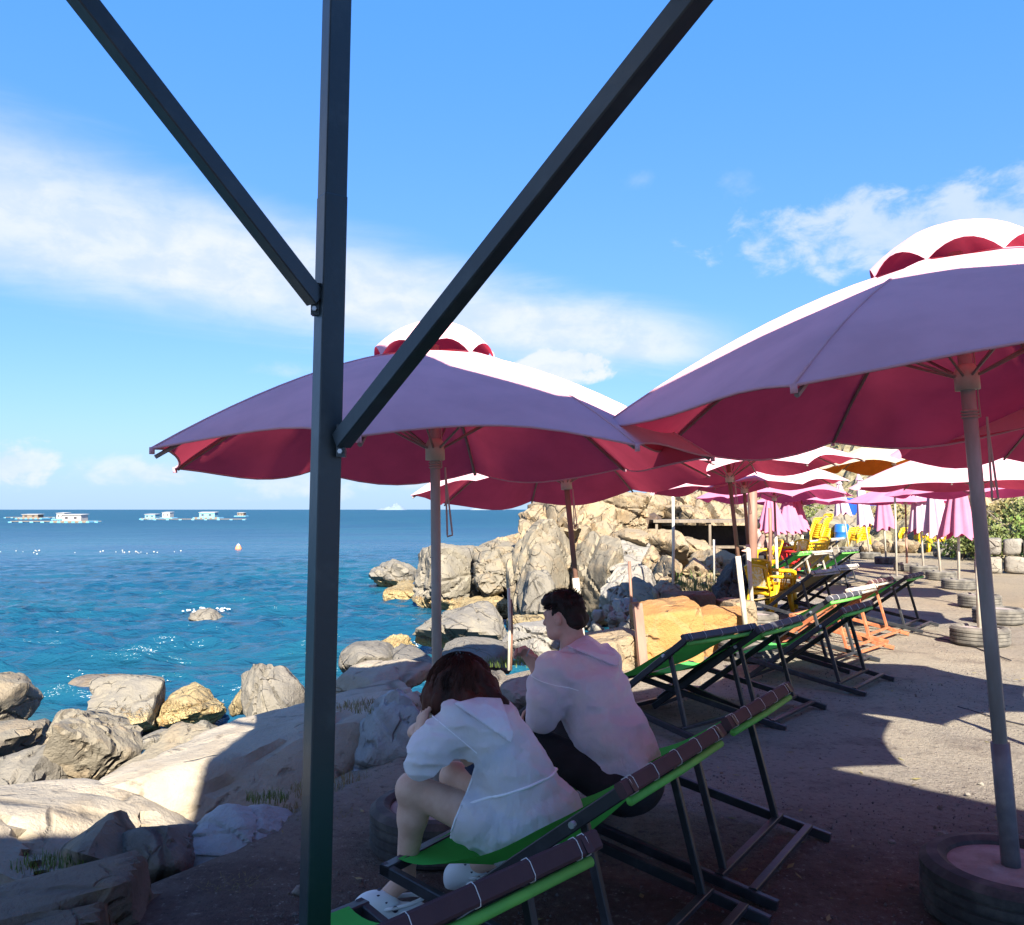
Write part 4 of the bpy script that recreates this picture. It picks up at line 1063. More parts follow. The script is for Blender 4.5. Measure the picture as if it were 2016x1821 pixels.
# ------------------------------------------------------------------ barrel, tarp, wall, fence sticks
bb = G(1657, 1076); r = empty('barrel', bb, 0, 'blue plastic barrel standing by the rocks', 'barrel')
MB().lathe([(.0, 0), (.27, 0), (.30, .05), (.30, .28), (.315, .30), (.30, .32), (.30, .58), (.315, .6), (.30, .62), (.29, .86), (.26, .9), (.0, .9)], 24).build('body', M['bluepl'], r, True)
MB().lathe([(.262, .90), (.262, .93), (.235, .93), (.235, .905)], 24).build('rim', M['bluepl'], r, True)
def tarp():
    c = G(1725, 1072); vs = []; n = 24
    for i in range(n + 1):
        for j in range(9):
            x = -1.6 + 3.3 * i / n; t = j / 8
            vs.append((x, .25 * math.sin(4 * x) + .7 * t + .08 * math.sin(11 * x + 3 * t), 2.15 * t * (1 - .08 * abs(math.sin(2.1 * x))) + .06))
    m = MB().add(vs, [(i * 9 + j, (i + 1) * 9 + j, (i + 1) * 9 + j + 1, i * 9 + j + 1) for i in range(n) for j in range(8)])
    o = m.build('tarpaulin', M['bluetarp'], None, True); o.location = c
    o.modifiers.new('thick', 'SOLIDIFY').thickness = .01
    setp(o, 'blue tarpaulin draped behind the folded umbrellas', 'tarpaulin')
    m = MB().add([(x * .9 + .4, y - .06, z * .55) for x, y, z in vs], [(i * 9 + j, (i + 1) * 9 + j, (i + 1) * 9 + j + 1, i * 9 + j + 1) for i in range(8, 15) for j in range(8)])
    o = m.build('orange_cloth', M['cream'], None, True); o.location = c + Vector((0, -.35, 0)); o.modifiers.new('thick', 'SOLIDIFY').thickness = .008
    setp(o, 'orange cloth hung in front of the blue tarpaulin', 'cloth')
tarp()
def stone_wall(p0, p1, h, label, seed, rows=2):
    r = empty('stone_wall', p0, 0, label, 'wall'); rs = random.Random(seed)
    L = (p1 - p0).length; dr = (p1 - p0).normalized(); rz = math.atan2(dr.y, dr.x)
    rh = h / rows
    for k in range(rows):
        x = -rs.uniform(0, .2)
        while x < L:
            w = rs.uniform(.35, .7); hh = rh * .5 * rs.uniform(.95, 1.03)
            me = rock_mesh((w / 2 * 1.02, .2, hh), seed * 100 + len(r.children), M['wallstone'], 3, boxy=1, sharp=20, rough=.05, cracks=0)
            o = link('stone', me, r); o.location = dr * (x + w / 2) + Vector((0, 0, rh * (k + .5))); o.rotation_euler = (0, 0, rz + rs.uniform(-.05, .05)); x += w
stone_wall(G(1928, 1127), G(2090, 1133), .85, 'pale stone retaining wall at the right edge of the terrace', 5, 2)
stone_wall(G(1845, 1096), G(1925, 1098), .5, 'low pale stone wall beyond the folded umbrellas', 6, 1)
rs = random.Random(77)
for i in range(26):
    u = rs.uniform(1690, 1800); b = G(u, rs.uniform(1073, 1090))
    rock('rubble_stone', u - rs.uniform(6, 16), u + rs.uniform(6, 16), 1060 + rs.uniform(0, 12), 1090, b.y, .35, 700 + i, 'tan', 'tan stone in the rubble bank under the blue tarpaulin', group='stones of the rubble bank', cat='stone', sub=3, cracks=1)
for i in range(34):
    u = rs.uniform(1290, 1440); v = rs.uniform(1098, 1165); d = 15.2 + (1165 - v) * .05
    rock('rubble_stone', u - rs.uniform(6, 13), u + rs.uniform(6, 13), v - 8, v + 9, d, .12, 760 + i, 'tan', 'small tan stone on the rubble slope below the headland', group='stones of the rubble slope', cat='stone', sub=3, cracks=1)
def stick(u, v0, v1, d, r_, m, label, lean=0.0, r2=None):
    a_, b_ = P(u, v1, d), P(u + lean, v0, d)
    o = MB().tube([a_ - Vector((0, 0, .1)), (a_ + b_) / 2 + Vector((.01, 0, 0)), b_], [r_, r_, r2 or r_], 8).build('stick', M[m], None, True)
    o.location = (0, 0, 0); setp(o, label, 'pole'); return o
stick(1001, 1158, 1298, 8.1, .014, 'polewhite', 'short white stake at the terrace edge beyond the woman')
stick(1005, 1180, 1298, 8.15, .013, 'polebrown', 'short brown stake beside the white stake')
stick(1242, 1105, 1245, 9.2, .016, 'polebrown', 'thin brown stake beside the tall orange block', -4)
stick(1324, 968, 1172, 13.0, .022, 'polewhite', 'tall thin white pole before the headland')
stick(1405, 1062, 1152, 15.0, .022, 'polewhite', 'thin white pole at the rubble slope')
stick(1050, 975, 1075, 26, .03, 'wood', 'thin pole standing on the headland beside the sea', -2)
stick(1480, 925, 1165, 13.6, .075, 'polebrown', 'thick brown wooden post behind the yellow chair')
stick(1515, 1000, 1120, 19, .04, 'polebrown', 'dark post by the far hut')
# far hut with shelf behind the striped shirt
hb = G(1475, 1112); hut = empty('beach_stall', hb, 0, 'dark low stall with plank roof below the headland', 'stall')
MB().box((-.9, 1.2, 1.2), (1.7, .9, .04)).build('plank_roof', M['wood'], hut)
for x in (-2.5, -1.0, .7):
    for y in (.4, 2.0): MB().bar((x, y, -.3), (x, y, 1.2), .07, .07).build('post', M['wood'], hut)
MB().box((-.9, 1.9, .5), (1.6, .03, .55)).build('back_panel', M['dark'], hut)
MB().box((-.9, 1.1, .45), (1.5, .35, .03)).build('shelf', M['wood'], hut)
# cable on the ground
cb = [G(u, v, .008) for u, v in ((1560, 1195), (1660, 1216), (1773, 1241), (1892, 1265), (1990, 1300))]
setp(MB().tube(cb, .007, 5).build('cable', M['sticker']), 'thin black cable lying across the terrace to the sunlit tyre', 'cable')
cb = [G(u, v, .008) for u, v in ((1885, 1391), (1930, 1404), (1985, 1420), (2060, 1436))]
setp(MB().tube(cb, .006, 5).build('cable', M['sticker']), 'thin black cable lying in the sun behind the largest umbrella pole', 'cable')

# ------------------------------------------------------------------ things on the sea
def on_sea(u, v): return G(u, v, SEA_Z)
def raft(u, v, w, h, dep, wall, label, roof='whitewall', deck=None):
    c = on_sea(u, v); d = c.y; W_, H_ = w * d / FPX, h * d / FPX
    r = empty('raft_house', c, 0, label, 'raft house', 'floating fish farm houses'); dk = (deck or w * 1.6) * d / FPX
    MB().box((0, 0, .25), (dk / 2, 2.2, .22)).build('deck', M['wood'], r)
    for i in range(6):
        MB().tube([(-dk / 2 + dk * i / 5, -2.3, .05), (-dk / 2 + dk * i / 5, 2.3, .05)], .4, 8).build('float', M['floatblue'], r)
    MB().box((0, .2, .47 + H_ / 2), (W_ / 2, 1.6, H_ / 2)).build('wall', M[wall], r)
    q = MB(); hw = W_ / 2 * 1.08
    q.add([(-hw, -1.7, .47 + H_), (hw, -1.7, .47 + H_), (hw, 2.1, .47 + H_ * 1.12), (-hw, 2.1, .47 + H_ * 1.12), (-hw, -1.7, .55 + H_), (hw, -1.7, .55 + H_), (hw, 2.1, .55 + H_ * 1.12), (-hw, 2.1, .55 + H_ * 1.12)],
          [(0, 3, 2, 1), (4, 5, 6, 7), (0, 1, 5, 4), (1, 2, 6, 5), (2, 3, 7, 6), (3, 0, 4, 7)])
    q.build('roof', M[roof], r)
    for x in (-.28, .2): MB().box((W_ * x, -1.42, .47 + H_ * .5), (W_ * .08, .03, H_ * .2)).build('window', M['sticker'], r)
    return r
raft(147, 1029, 36, 11, 4, 'whitewall', 'long white raft house with dark windows', deck=70)
raft(124, 1024, 15, 10, 4, 'whitewall', 'tall white raft hut beside the long white one')
raft(64, 1022, 30, 6, 4, 'wood', 'brown open raft hut left of the white huts')
raft(299, 1023, 20, 7, 4, 'bluewall', 'light blue raft hut on the long pontoon')
raft(330, 1021, 15, 9, 4, 'whitewall', 'tall white raft hut on the long pontoon')
raft(410, 1021, 30, 9, 4, 'bluewall', 'blue raft house with pale roof at the end of the pontoon')
raft(475, 1017, 12, 5, 4, 'wood', 'small dark raft hut, the farthest of the fish farm')
def pontoon(u0, u1, v, label):
    a_, b_ = on_sea(u0, v), on_sea(u1, v); r = empty('pontoon', a_, 0, label, 'pontoon')
    for k in (0, 2.2): MB().bar(Vector((0, k, .3)), b_ - a_ + Vector((0, k, .3)), .16, .14).build('walkway', M['wood'], r)
    n = 9
    for i in range(n): MB().box((b_ - a_) * (i / (n - 1)) + Vector((0, 1.1, .1)), (.4, 1.3, .16)).build('float', M['floatblue'], r)
pontoon(20, 190, 1029, 'long pontoon walkway under the white raft houses'); pontoon(280, 480, 1024, 'long pontoon walkway joining the blue raft houses')
pontoon(10, 120, 1020, 'farther pontoon walkway behind the white raft houses')
bo = on_sea(469, 1081); r = empty('buoy', bo, 0, 'orange and white buoy floating on the open sea', 'buoy')
MB().lathe([(0, -.2), (.2, -.1), (.24, .05), (.17, .2), (.08, .36), (0, .4)], 14).build('body', M['buoy'], r, True)
MB().lathe([(.12, .27), (.125, .30), (.09, .36), (0, .42)], 14).build('cap', M['whitewall'], r, True)
rs = random.Random(8)
fl = MB().lathe([(0, -.12), (.12, -.06), (.14, .03), (.09, .12), (0, .15)], 10).mesh('float', M['whitewall'], True)
for i in range(26):
    u = rs.choice([rs.uniform(0, 80), rs.uniform(140, 360), rs.uniform(180, 360)]); o = link('net_float', fl); o.location = on_sea(u, 1088 + rs.uniform(-3, 3)) + Vector((0, 0, rs.uniform(0, .08)))
    o.scale = [rs.uniform(.2, .45)] * 3; setp(o, 'small white net float in the line on the sea', 'float', 'white net floats in a line')
def foam(u, v, ru, rv, label, seed):
    c = on_sea(u, v); q = MB(); rs = random.Random(seed)
    for i in range(34):
        a_ = rs.uniform(0, 6.28); rr = rs.uniform(.6, 1.0); p = c + Vector((math.cos(a_) * ru * rr, math.sin(a_) * rv * rr, .03 + rs.uniform(0, .03))); s_ = rs.uniform(.03, .08) * max(ru, .4)
        k = 7; vs = [p + Vector((math.cos(t * 6.28 / k) * s_ * rs.uniform(.6, 1.6), math.sin(t * 6.28 / k) * s_ * rs.uniform(.5, .9), rs.uniform(-.01, .02))) for t in range(k)]
        q.add(vs + [p + Vector((0, 0, .035))], [(t, (t + 1) % k, k) for t in range(k)])
    o = q.build('foam', M['foam'], None, True); setp(o, label, 'foam', kind='stuff')
foam(404, 1204, .7, .5, 'white foam round the small rock in the sea', 1); foam(785, 1272, .55, .7, 'white foam beside the low barnacled rock', 2)

# ------------------------------------------------------------------ plants, pebbles
def tuft(c, n, h, spread, m, label, seed, cat='grass', lean=.5):
    q = MB(); rs = random.Random(seed)
    for i in range(n):
        a_ = rs.uniform(0, 6.28); rr = spread * math.sqrt(rs.random()); p = Vector((math.cos(a_) * rr, math.sin(a_) * rr * .6, -.03))
        l = h * rs.uniform(.5, 1.1); b_ = rs.uniform(0, 6.28); dv = Vector((math.cos(b_), math.sin(b_), 0)) * l * lean * rs.uniform(.2, 1.2)
        w = Vector((-math.sin(b_), math.cos(b_), 0)) * .0017 * (1 + h * 3)
        q.add([p - w, p + w, p + dv * .4 + Vector((0, 0, l * .65)) + w * .7, p + dv * .4 + Vector((0, 0, l * .65)) - w * .7, p + dv + Vector((0, 0, l * .85))], [(0, 1, 2, 3), (3, 2, 4)])
    o = q.build('grass', M[m]); o.location = c; setp(o, label, cat, kind='stuff'); return o
tuft(G(585, 1600) , 520, .06, .30, 'dry', 'dry grass along the rock behind the post', 1, lean=.9)
tuft(G(700, 1545), 600, .06, .38, 'dry', 'dry grass at the foot of the bluish white rock', 2, lean=.9)
tuft(G(560, 1588) + Vector((-.12, .1, .03)), 130, .06, .12, 'green', 'green grass tuft beside the small split rock', 3)
tuft(P(745, 1392, 5.75) + Vector((0, 0, .02)), 420, .06, .28, 'dry', 'dry grass on top of the bluish white rock', 4, lean=.9)
tuft(P(100, 1690, 3.75), 220, .05, .16, 'green', 'green weeds behind the brown stone block', 5)
tuft(G(465, 1742), 260, .05, .14, 'dry', 'straw at the corner of the brown stone block', 6, lean=1.3)
tuft(G(1010, 1302), 300, .10, .35, 'green', 'green weeds at the foot of the white stake', 7)
tuft(P(1385, 1170, 14.2), 260, .5, .55, 'green', 'green weeds before the black boulder', 8)
def pebbles():
    D, F = ico(1); rs = np.random.RandomState(12); V = []; FF = []; b = 0
    for i in range(420):
        y = 2.3 + 9 * rs.rand() ** 1.5; x = rs.uniform(-.3 * y - .2, .6 * y)
        if poly_sd(np.array([x]), np.array([y]), EDGE)[0] > -.15: continue
        s = .004 + .012 * rs.rand() ** 4
        V.append(D * s * rs.uniform(.6, 1.3, (1, 3)) * (1 + .2 * rs.normal(size=(len(D), 1))) + np.array([x, y, s * .3])); FF.append(F + b); b += len(D)
    o = link('pebbles', np_mesh('pebbles', np.concatenate(V), np.concatenate(FF), M['slabbrown'], False)); setp(o, 'pebbles scattered over the dirt terrace', 'pebbles', kind='stuff')
pebbles()
def gravel():
    D = np.array([(1, 0, 0), (-1, 0, 0), (0, 1, 0), (0, -1, 0), (0, 0, 1), (0, 0, -1)], float); F = np.array([(0, 2, 4), (2, 1, 4), (1, 3, 4), (3, 0, 4), (2, 0, 5), (1, 2, 5), (3, 1, 5), (0, 3, 5)])
    rs = np.random.RandomState(77); n = 16000; y = 2.2 + 10 * rs.rand(n) ** 1.35; x = y * rs.uniform(-.32, .64, n)
    k = poly_sd(x, y, EDGE) < -.05; x, y = x[k], y[k]; n = len(x); cl = fbm(np.stack([x * .9, y * .9, 0 * x], 1), 4, 3)
    k = cl > -.25; x, y = x[k], y[k]; n = len(x); s = .0022 + .0055 * rs.rand(n) ** 3
    V = D[None] * s[:, None, None] * rs.uniform(.6, 1.4, (n, 6, 1)) + np.stack([x, y, s * .35 + .004], 1)[:, None, :]
    FF = F[None] + (np.arange(n) * 6)[:, None, None]
    setp(link('gravel', np_mesh('gravel', V.reshape(-1, 3), FF.reshape(-1, 3), M['gravelm'], False)), 'fine gravel over the dirt terrace', 'gravel', kind='stuff')
gravel()
def litter():
    q = MB(); rs = random.Random(41)
    for i in range(260):
        y = 2.4 + 6 * rs.random(); x = y * rs.uniform(-.28, .6)
        if poly_sd(np.array([x]), np.array([y]), EDGE)[0] > -.05: continue
        a_ = rs.uniform(0, 6.28); l = rs.uniform(.012, .035); w = l * rs.uniform(.15, .4); d_ = Vector((math.cos(a_), math.sin(a_), 0)); s_ = Vector((-d_.y, d_.x, 0)); p = Vector((x, y, .012))
        q.add([p - d_ * l, p + s_ * w + Vector((0, 0, .004)), p + d_ * l + Vector((0, 0, .006)), p - s_ * w], [(0, 1, 2), (0, 2, 3)])
    setp(q.build('leaf_litter', M['dry']), 'dry leaf bits and straw scattered on the dirt', 'leaves', kind='stuff')
litter()
for i, (u, v, s) in enumerate([(720, 1857 - 60, .03), (1045, 1812, .02), (1855, 1645, .025), (713, 1775, .022), (590, 1760, .035), (1843, 1800, .035), (1755, 1660, .018), (1930, 1545, .018), (1905, 1565, .015)]):
    c = G(u, v); me = rock_mesh((s, s * .8, s * .6), 900 + i, M['wallstone'], 3, cracks=0); o = link('loose_stone', me); o.location = c + Vector((0, 0, s * .35))
    setp(o, 'loose pale stone lying on the shaded dirt', 'stone', 'loose stones on the dirt')
def shrub(c, rx, rz_, n, seed, m, label, leaf=.06, name='shrub'):
    r = empty(name, c, 0, label, 'shrub', 'shrubs on the hillside'); rs = np.random.RandomState(seed); q = MB()
    for i in range(n):
        v = rs.normal(size=3); v /= np.linalg.norm(v); rr = rs.rand() ** .45 * (1 + .25 * vnoise(np.array([v * 2.4 + seed]), seed)[0])
        p = Vector((v[0] * rx * rr, v[1] * rx * .8 * rr, rz_ + v[2] * rz_ * rr)); a_ = Vector(rs.normal(size=3)).normalized(); b_ = a_.cross(Vector(rs.normal(size=3))).normalized(); l = leaf * rs.uniform(.6, 1.3)
        q.add([p - a_ * l, p + b_ * l * .45, p + a_ * l, p - b_ * l * .45], [(0, 1, 2, 3)])
    o = q.build('foliage', M[m], r)
    st = MB()
    for i in range(5):
        v = Vector(rs.normal(size=3)); st.tube([(0, 0, -.3), (v.x * rx * .2, v.y * rx * .2, rz_ * .7), (v.x * rx * .4, v.y * rx * .4, rz_ * 1.5)], [.04, .03, .012], 5)
    st.build('stem', M['wood'], r)
HX, HY, HZ = HILL
rs = random.Random(31)
for i in range(34):
    if i < 12: c = Vector((rs.uniform(13.6, 16.5), rs.uniform(20.5, 27), 0)); sz = rs.uniform(.7, 1.3); m = rs.choice(['leaf', 'leaf', 'green'])
    else:
        a_, b_ = rs.randrange(25, 170), rs.randrange(8, 70); c = Vector((HX[a_, b_], HY[a_, b_], HZ[a_, b_] - .1)); sz = rs.uniform(.5, 1.2); m = rs.choice(['dry', 'dry', 'leaf'])
    if i < 12:
        k = np.argmin((HX - c.x) ** 2 + (HY - c.y) ** 2); c.z = max(0, HZ.flat[k] - .1)
    shrub(c, sz, sz * .75, 1100 if i < 12 else 500, i, m, 'leafy green shrub at the right foot of the hillside' if i < 12 else 'dry shrub growing higher on the hillside', .07 if i < 12 else .09)
for i in range(26):
    a_, b_ = rs.randrange(5, 190), rs.randrange(2, 60); c = Vector((HX[a_, b_], HY[a_, b_], HZ[a_, b_])); s = rs.uniform(.5, 1.6)
    rockw('rock', c, (s, s * .8, s * .75), (rs.uniform(-.3, .3), rs.uniform(-.3, .3), rs.uniform(0, 6)), 950 + i, rs.choice(['tan', 'tangrey', 'palegrey']), 'boulder sitting on the dry hillside behind the umbrellas', 'boulders on the hillside', sub=4, cracks=4, rough=.08)
# ------------------------------------------------------------------ people
def V3(v): return np.array(v[:], float)
def frame(f, up=(0, 0, 1)):
    f = Vector(f).normalized(); l = Vector(up).cross(f).normalized(); u = f.cross(l); return f, l, u
def head(s, c, f, l, u, k=.018, sc=1.0):
    c = Vector(c)
    def p(a, b, d): return V3(c + (f * a + l * b + u * d) * sc)
    ax = (f, l, u); q = sc
    s.ell(p(-.012, 0, .025), (.096 * q, .074 * q, .092 * q), ax, k)           # skull
    s.ell(p(.030, 0, -.030), (.066 * q, .060 * q, .080 * q), ax, k)           # face
    s.cone(p(.055, -.028, -.082), p(.055, .028, -.082), .026 * q, .026 * q, k)  # chin
    s.cone(p(.0, .048, -.065), p(.055, .020, -.088), .022 * q, .020 * q, k); s.cone(p(.0, -.048, -.065), p(.055, -.020, -.088), .022 * q, .020 * q, k)
    s.cone(p(.083, 0, .012), p(.105, 0, -.030), .009 * q, .014 * q, .012)     # nose
    s.cone(p(.082, -.03, .018), p(.082, .03, .018), .013 * q, .013 * q, .015)  # brow
    s.cone(p(.086, -.018, -.056), p(.086, .018, -.056), .008 * q, .008 * q, .008); s.cone(p(.084, -.015, -.068), p(.084, .015, -.068), .009 * q, .009 * q, .008)  # lips
    for sg in (-1, 1):
        s.ell(p(-.008, sg * .078, -.008), (.020 * q, .010 * q, .032 * q), (f, l, u), .006)
        s.ell(p(.078, sg * .030, -.004), (.012 * q, .013 * q, .010 * q), ax, .005)
def hand(s, w, d, pn, th, curl=.6, L=.17):
    """w wrist, d direction of fingers, pn palm normal (fingers curl towards it), th thumb side"""
    w = Vector(w); d = Vector(d).normalized(); pn = (Vector(pn) - d * Vector(pn).dot(d)).normalized(); th = d.cross(pn) * (1 if d.cross(pn).dot(Vector(th)) > 0 else -1)
    for o_ in (-.026, -.009, .009, .026): s.cone(V3(w + th * o_ * .6), V3(w + d * .082 + th * o_), .017, .0135, .012)
    for i, (o_, ln) in enumerate(((.030, .068), (.010, .078), (-.010, .072), (-.029, .056))):
        p = w + d * .085 + th * o_; a = curl * .55 + .06 * i
        for seg, r_ in ((.45, .0098), (.32, .0090), (.25, .0082)):
            dv = d * math.cos(a) + pn * math.sin(a); q = p + dv * ln * seg * 1.15
            s.cone(V3(p), V3(q), r_, r_ * .92, .004); p = q; a += curl * .85
    p = w + d * .025 + th * .03; q = p + (d * .55 + th * .65 + pn * .35).normalized() * .048; s.cone(V3(p), V3(q), .014, .011, .01)
    s.cone(V3(q), V3(q + (d * .75 + pn * .6 + th * -.1).normalized() * .034), .011, .008, .004)
def strands(roots, fn, r0, m, parent, name='hair_strands', npt=9):
    q = MB()
    for i, p in enumerate(roots):
        pts = fn(i, p, npt); q.tube(pts, [r0 * (1 - .75 * k / (npt - 1)) for k in range(npt)], 3, False)
    o = q.build(name, m, parent, True); o['kind'] = 'stuff'; return o

def grid_pts(s): return np.stack(np.meshgrid(*[s.lo[i] + s.h * np.arange(s.n[i]) for i in range(3)], indexing='ij'), -1)
def trim(s, c, n, rad):
    """cut a sleeve or trouser end flat, only near c"""
    X = grid_pts(s) - V3(c); n = V3(Vector(n).normalized()); m = np.linalg.norm(X, axis=-1) < rad
    s.F = np.where(m, np.maximum(s.F, X @ n), s.F)
def flap(s, poly, bk, th, m, name, parent):
    """a second layer of cloth lying on the garment inside a polygon seen from behind (poly given along the view from the back)"""
    X = grid_pts(s); bk = V3(Vector(bk).normalized()); eye = np.array([0, 0, CAM_H])
    q = SDF(s.lo, s.lo + s.h * (s.n - 1), s.h); q.n = s.n; F = s.F - th
    D = (X - eye); D = D / D[..., 1:2]; pp = [(V3(p) - eye) / (p[1] or 1) for p in poly]; cx = sum(pp) / len(pp)
    for i in range(len(pp)):
        a, b = pp[i], pp[(i + 1) % len(pp)]; e = b - a; nn = np.array([e[2], 0, -e[0]]); nn /= np.linalg.norm(nn)
        if (cx - a) @ nn > 0: nn = -nn
        F = np.maximum(F, ((D - a) @ nn) * 3.3)
    F = np.maximum(F, -(s.F + .004))
    mid = sum((V3(p) for p in poly)) / len(poly); F = np.maximum(F, -((X - mid) @ bk) - .16)
    q.F = F; me = q.mesh(name, m)
    bm = bmesh.new(); bm.from_mesh(me); left = set(bm.verts); best = []
    while left:
        st = [left.pop()]; comp = list(st)
        while st:
            v = st.pop()
            for e in v.link_edges:
                w = e.other_vert(v)
                if w in left: left.discard(w); st.append(w); comp.append(w)
        if len(comp) > len(best): best = comp
    keep = set(best); bmesh.ops.delete(bm, geom=[v for v in bm.verts if v not in keep], context='VERTS'); bm.to_mesh(me); bm.free()
    return link(name, me, parent)
def cord(s, c, axv, r_, tube_r, m, nm, par, step=.002):
    c = Vector(c); f_ = Vector(axv).normalized(); l_ = f_.cross(Vector((.3, .9, .1))).normalized(); u_ = f_.cross(l_); pts = []
    for a_ in np.linspace(0, 2 * math.pi, 37):
        dv = l_ * math.cos(a_) + u_ * math.sin(a_); rr = r_
        # march out from the axis to the surface of the cloth
        rr = .01
        while rr < r_:
            ii = np.round((V3(c + dv * rr) - s.lo) / s.h).astype(int)
            if (ii < 0).any() or (ii >= s.n).any() or s.F[tuple(ii)] > 0: break
            rr += step
        pts.append(c + dv * rr)
    return MB().tube(pts, tube_r, 6, False).build(nm, m, par, True)

FACE = Vector((-.80, .60, 0)).normalized(); LEFT = Vector((-FACE.y, FACE.x, 0))

def woman():
    HC = Vector((.085, 3.27, .345)); hL = HC + LEFT * .085; hR = HC - LEFT * .085
    kL, aL = P(812, 1553, 3.27), P(797, 1728, 3.33)
    kR = Vector((-.235, 3.62, .43)); aR = P(968, 1690, 3.56); aR.z = max(aR.z, .09)
    wa, ch, nk = P(1008, 1535, 3.28), P(958, 1450, 3.31), P(942, 1398, 3.36)
    hd = P(893, 1366, 3.42); sL, sR = P(893, 1418, 3.22), P(985, 1412, 3.50)
    eL, wL = P(832, 1496, 3.18), P(826, 1452, 3.28)
    eR = Vector((-.30, 3.60, .58)); wR = Vector((-.385, 3.45, .66))
    hf = (FACE * .85 + Vector((0, 0, -.48))).normalized(); f, l, u = frame(hf)
    s = SDF((-.72, 2.95, -.02), (.36, 3.80, 1.10), .0055)
    s.ell(HC + Vector((0, 0, .02)), (.145, .165, .13), (FACE, LEFT, (0, 0, 1)), .03)
    s.cone(HC, wa, .125, .112, .05).cone(wa, ch, .112, .118, .05).cone(ch, nk, .115, .060, .05)
    s.cone(sL, sR, .052, .052, .06)
    head(s, hd, f, l, u, sc=.96); s.cone(nk, hd - f * .03, .050, .050, .02)
    for h_, k_, a_ in ((hL, kL, aL), (hR, kR, aR)):
        s.cone(h_, k_, .086, .054, .03); s.cone(k_, k_ + (a_ - k_) * .30 + FACE * -.012, .053, .053, .03); s.cone(k_ + (a_ - k_) * .30 + FACE * -.012, a_, .052, .033, .03)
        s.ell(k_ + Vector((-.004, 0, 0)), (.050, .050, .050), None, .03)
    s.cone(aL, P(742, 1782, 3.33), .034, .028, .03); s.cone(aR, P(912, 1722, 3.58), .034, .028, .03)
    for S_, E_, W_ in ((sL, eL, wL), (sR, eR, wR)):
        s.cone(S_, E_, .045, .036, .03); s.cone(E_, W_, .036, .024, .02)
    up = Vector((-.05, .03, 1)).normalized()
    hand(s, wL, (P(833, 1405, 3.33) - wL), Vector((.85, .5, -.1)), Vector((.2, .9, .2)), .55)
    hand(s, wR, (P(836, 1415, 3.40) - wR), Vector((.8, -.4, 0)), Vector((.2, -.9, .2)), .55)
    o = link('person', s.mesh('person_body', M['skin']))
    setp(o, 'person in a sheer white hooded cover-up bent forward, hands at the mouth', 'person')
    # cover-up
    s = SDF((-.72, 2.90, .15), (.40, 3.85, 1.0), .0065)
    hip2 = HC + Vector((0, 0, .035))
    s.ell(hip2, (.178, .196, .158), (FACE, LEFT, (0, 0, 1)), .03)
    s.cone(hip2, wa, .162, .133, .06).cone(wa + Vector((0, 0, .03)), ch, .142, .142, .06).cone(ch, nk + Vector((.02, 0, -.02)), .138, .068, .06)
    s.cone(sL + Vector((.012, .01, -.008)), sR, .064, .060, .07)
    mL = hL + (kL - hL) * .44; s.cone(hL, mL, .118, .105, .04); mR = hR + (kR - hR) * .44; s.cone(hR, mR, .118, .105, .04)
    mid = eL + (sL - eL) * .35
    s.cone(sL, mid, .064, .072, .05); s.cone(mid, eL, .072, .066, .04); s.cone(eL + Vector((.01, 0, .0)), eL + (wL - eL) * .55, .064, .046, .03)
    s.cone(sR, eR, .062, .064, .05); s.cone(eR, eR + (wR - eR) * .5, .058, .046, .03)
    base_F = None
    # hood lying on the back
    bk = -FACE
    s.folds(.012, (11, 11, 20), 3); s.rough(.004, (9, 9, 18), 3, 3); s.rough(.003, (30, 30, 34), 5, 2)
    trim(s, mL + (kL - hL).normalized() * .05, kL - hL, .20)
    wc = eL + (wL - eL) * .55; trim(s, wc + (wL - eL).normalized() * .01, wL - eL, .07)
    flap(s, [P(893, 1384, 3.2), P(940, 1372, 3.2), P(986, 1374, 3.2), P(1012, 1446, 3.2), P(1005, 1463, 3.2)], bk, .016, M['sheerw'], 'hood', o)
    sh = link('cover_up', s.mesh('cover_up', M['sheerw']), o); sh['label'] = 'sheer white hooded cover-up tied at the waist'
    # belt and dark bikini band under the cloth
    def ring(c, axv, r_, tube_r, m, nm, par):
        f_, l_, u_ = frame(axv, (.3, .9, .1)); pts = [c + (l_ * math.cos(a_) + u_ * math.sin(a_)) * r_ for a_ in np.linspace(0, 2 * math.pi, 33)]
        return MB().tube(pts, tube_r, 6, False).build(nm, m, par, True)
    tv = (ch - wa).normalized()
    def shell_ring(c, axv, r_, off, tube_r, m, nm, par, step=.002):
        """a cord that hugs the cloth: march in from outside along the plane"""
        f_, l_, u_ = frame(axv, (.3, .9, .1)); pts = []
        for a_ in np.linspace(0, 2 * math.pi, 41):
            dv = l_ * math.cos(a_) + u_ * math.sin(a_); rr = r_
            while rr > .05:
                q = c + dv * rr; ii = np.round((V3(q) - s.lo) / s.h).astype(int)
                if (ii >= 0).all() and (ii < s.n).all() and s.F[tuple(ii)] <= 0: break
                rr -= step
            pts.append(c + dv * (rr + off))
        return MB().tube(pts, tube_r, 6, False).build(nm, m, par, True)
    cord(s, sL + (eL - sL) * .25 + Vector((.012, 0, 0)), eL - sL, .15, .002, M['seam'], 'sleeve_seam', sh); cord(s, mL + (kL - hL).normalized() * .046, kL - hL, .17, .0035, M['seam'], 'hem', sh)
    shell_ring(wa + Vector((.0, 0, -.015)), (tv + Vector((.1, 0, .6))).normalized(), .21, .001, .0055, M['seam'], 'waist_cord', sh)
    sB = SDF((-.4, 2.95, .45), (.3, 3.7, .85), .007); sB.cone(wa, ch, .117, .123, .05).cone(ch, nk, .120, .066, .05)
    mid = wa + (ch - wa) * .62; sB.cut(V3(mid + tv * .02), V3(tv)); sB.cut(V3(mid - tv * .02), V3(-tv))
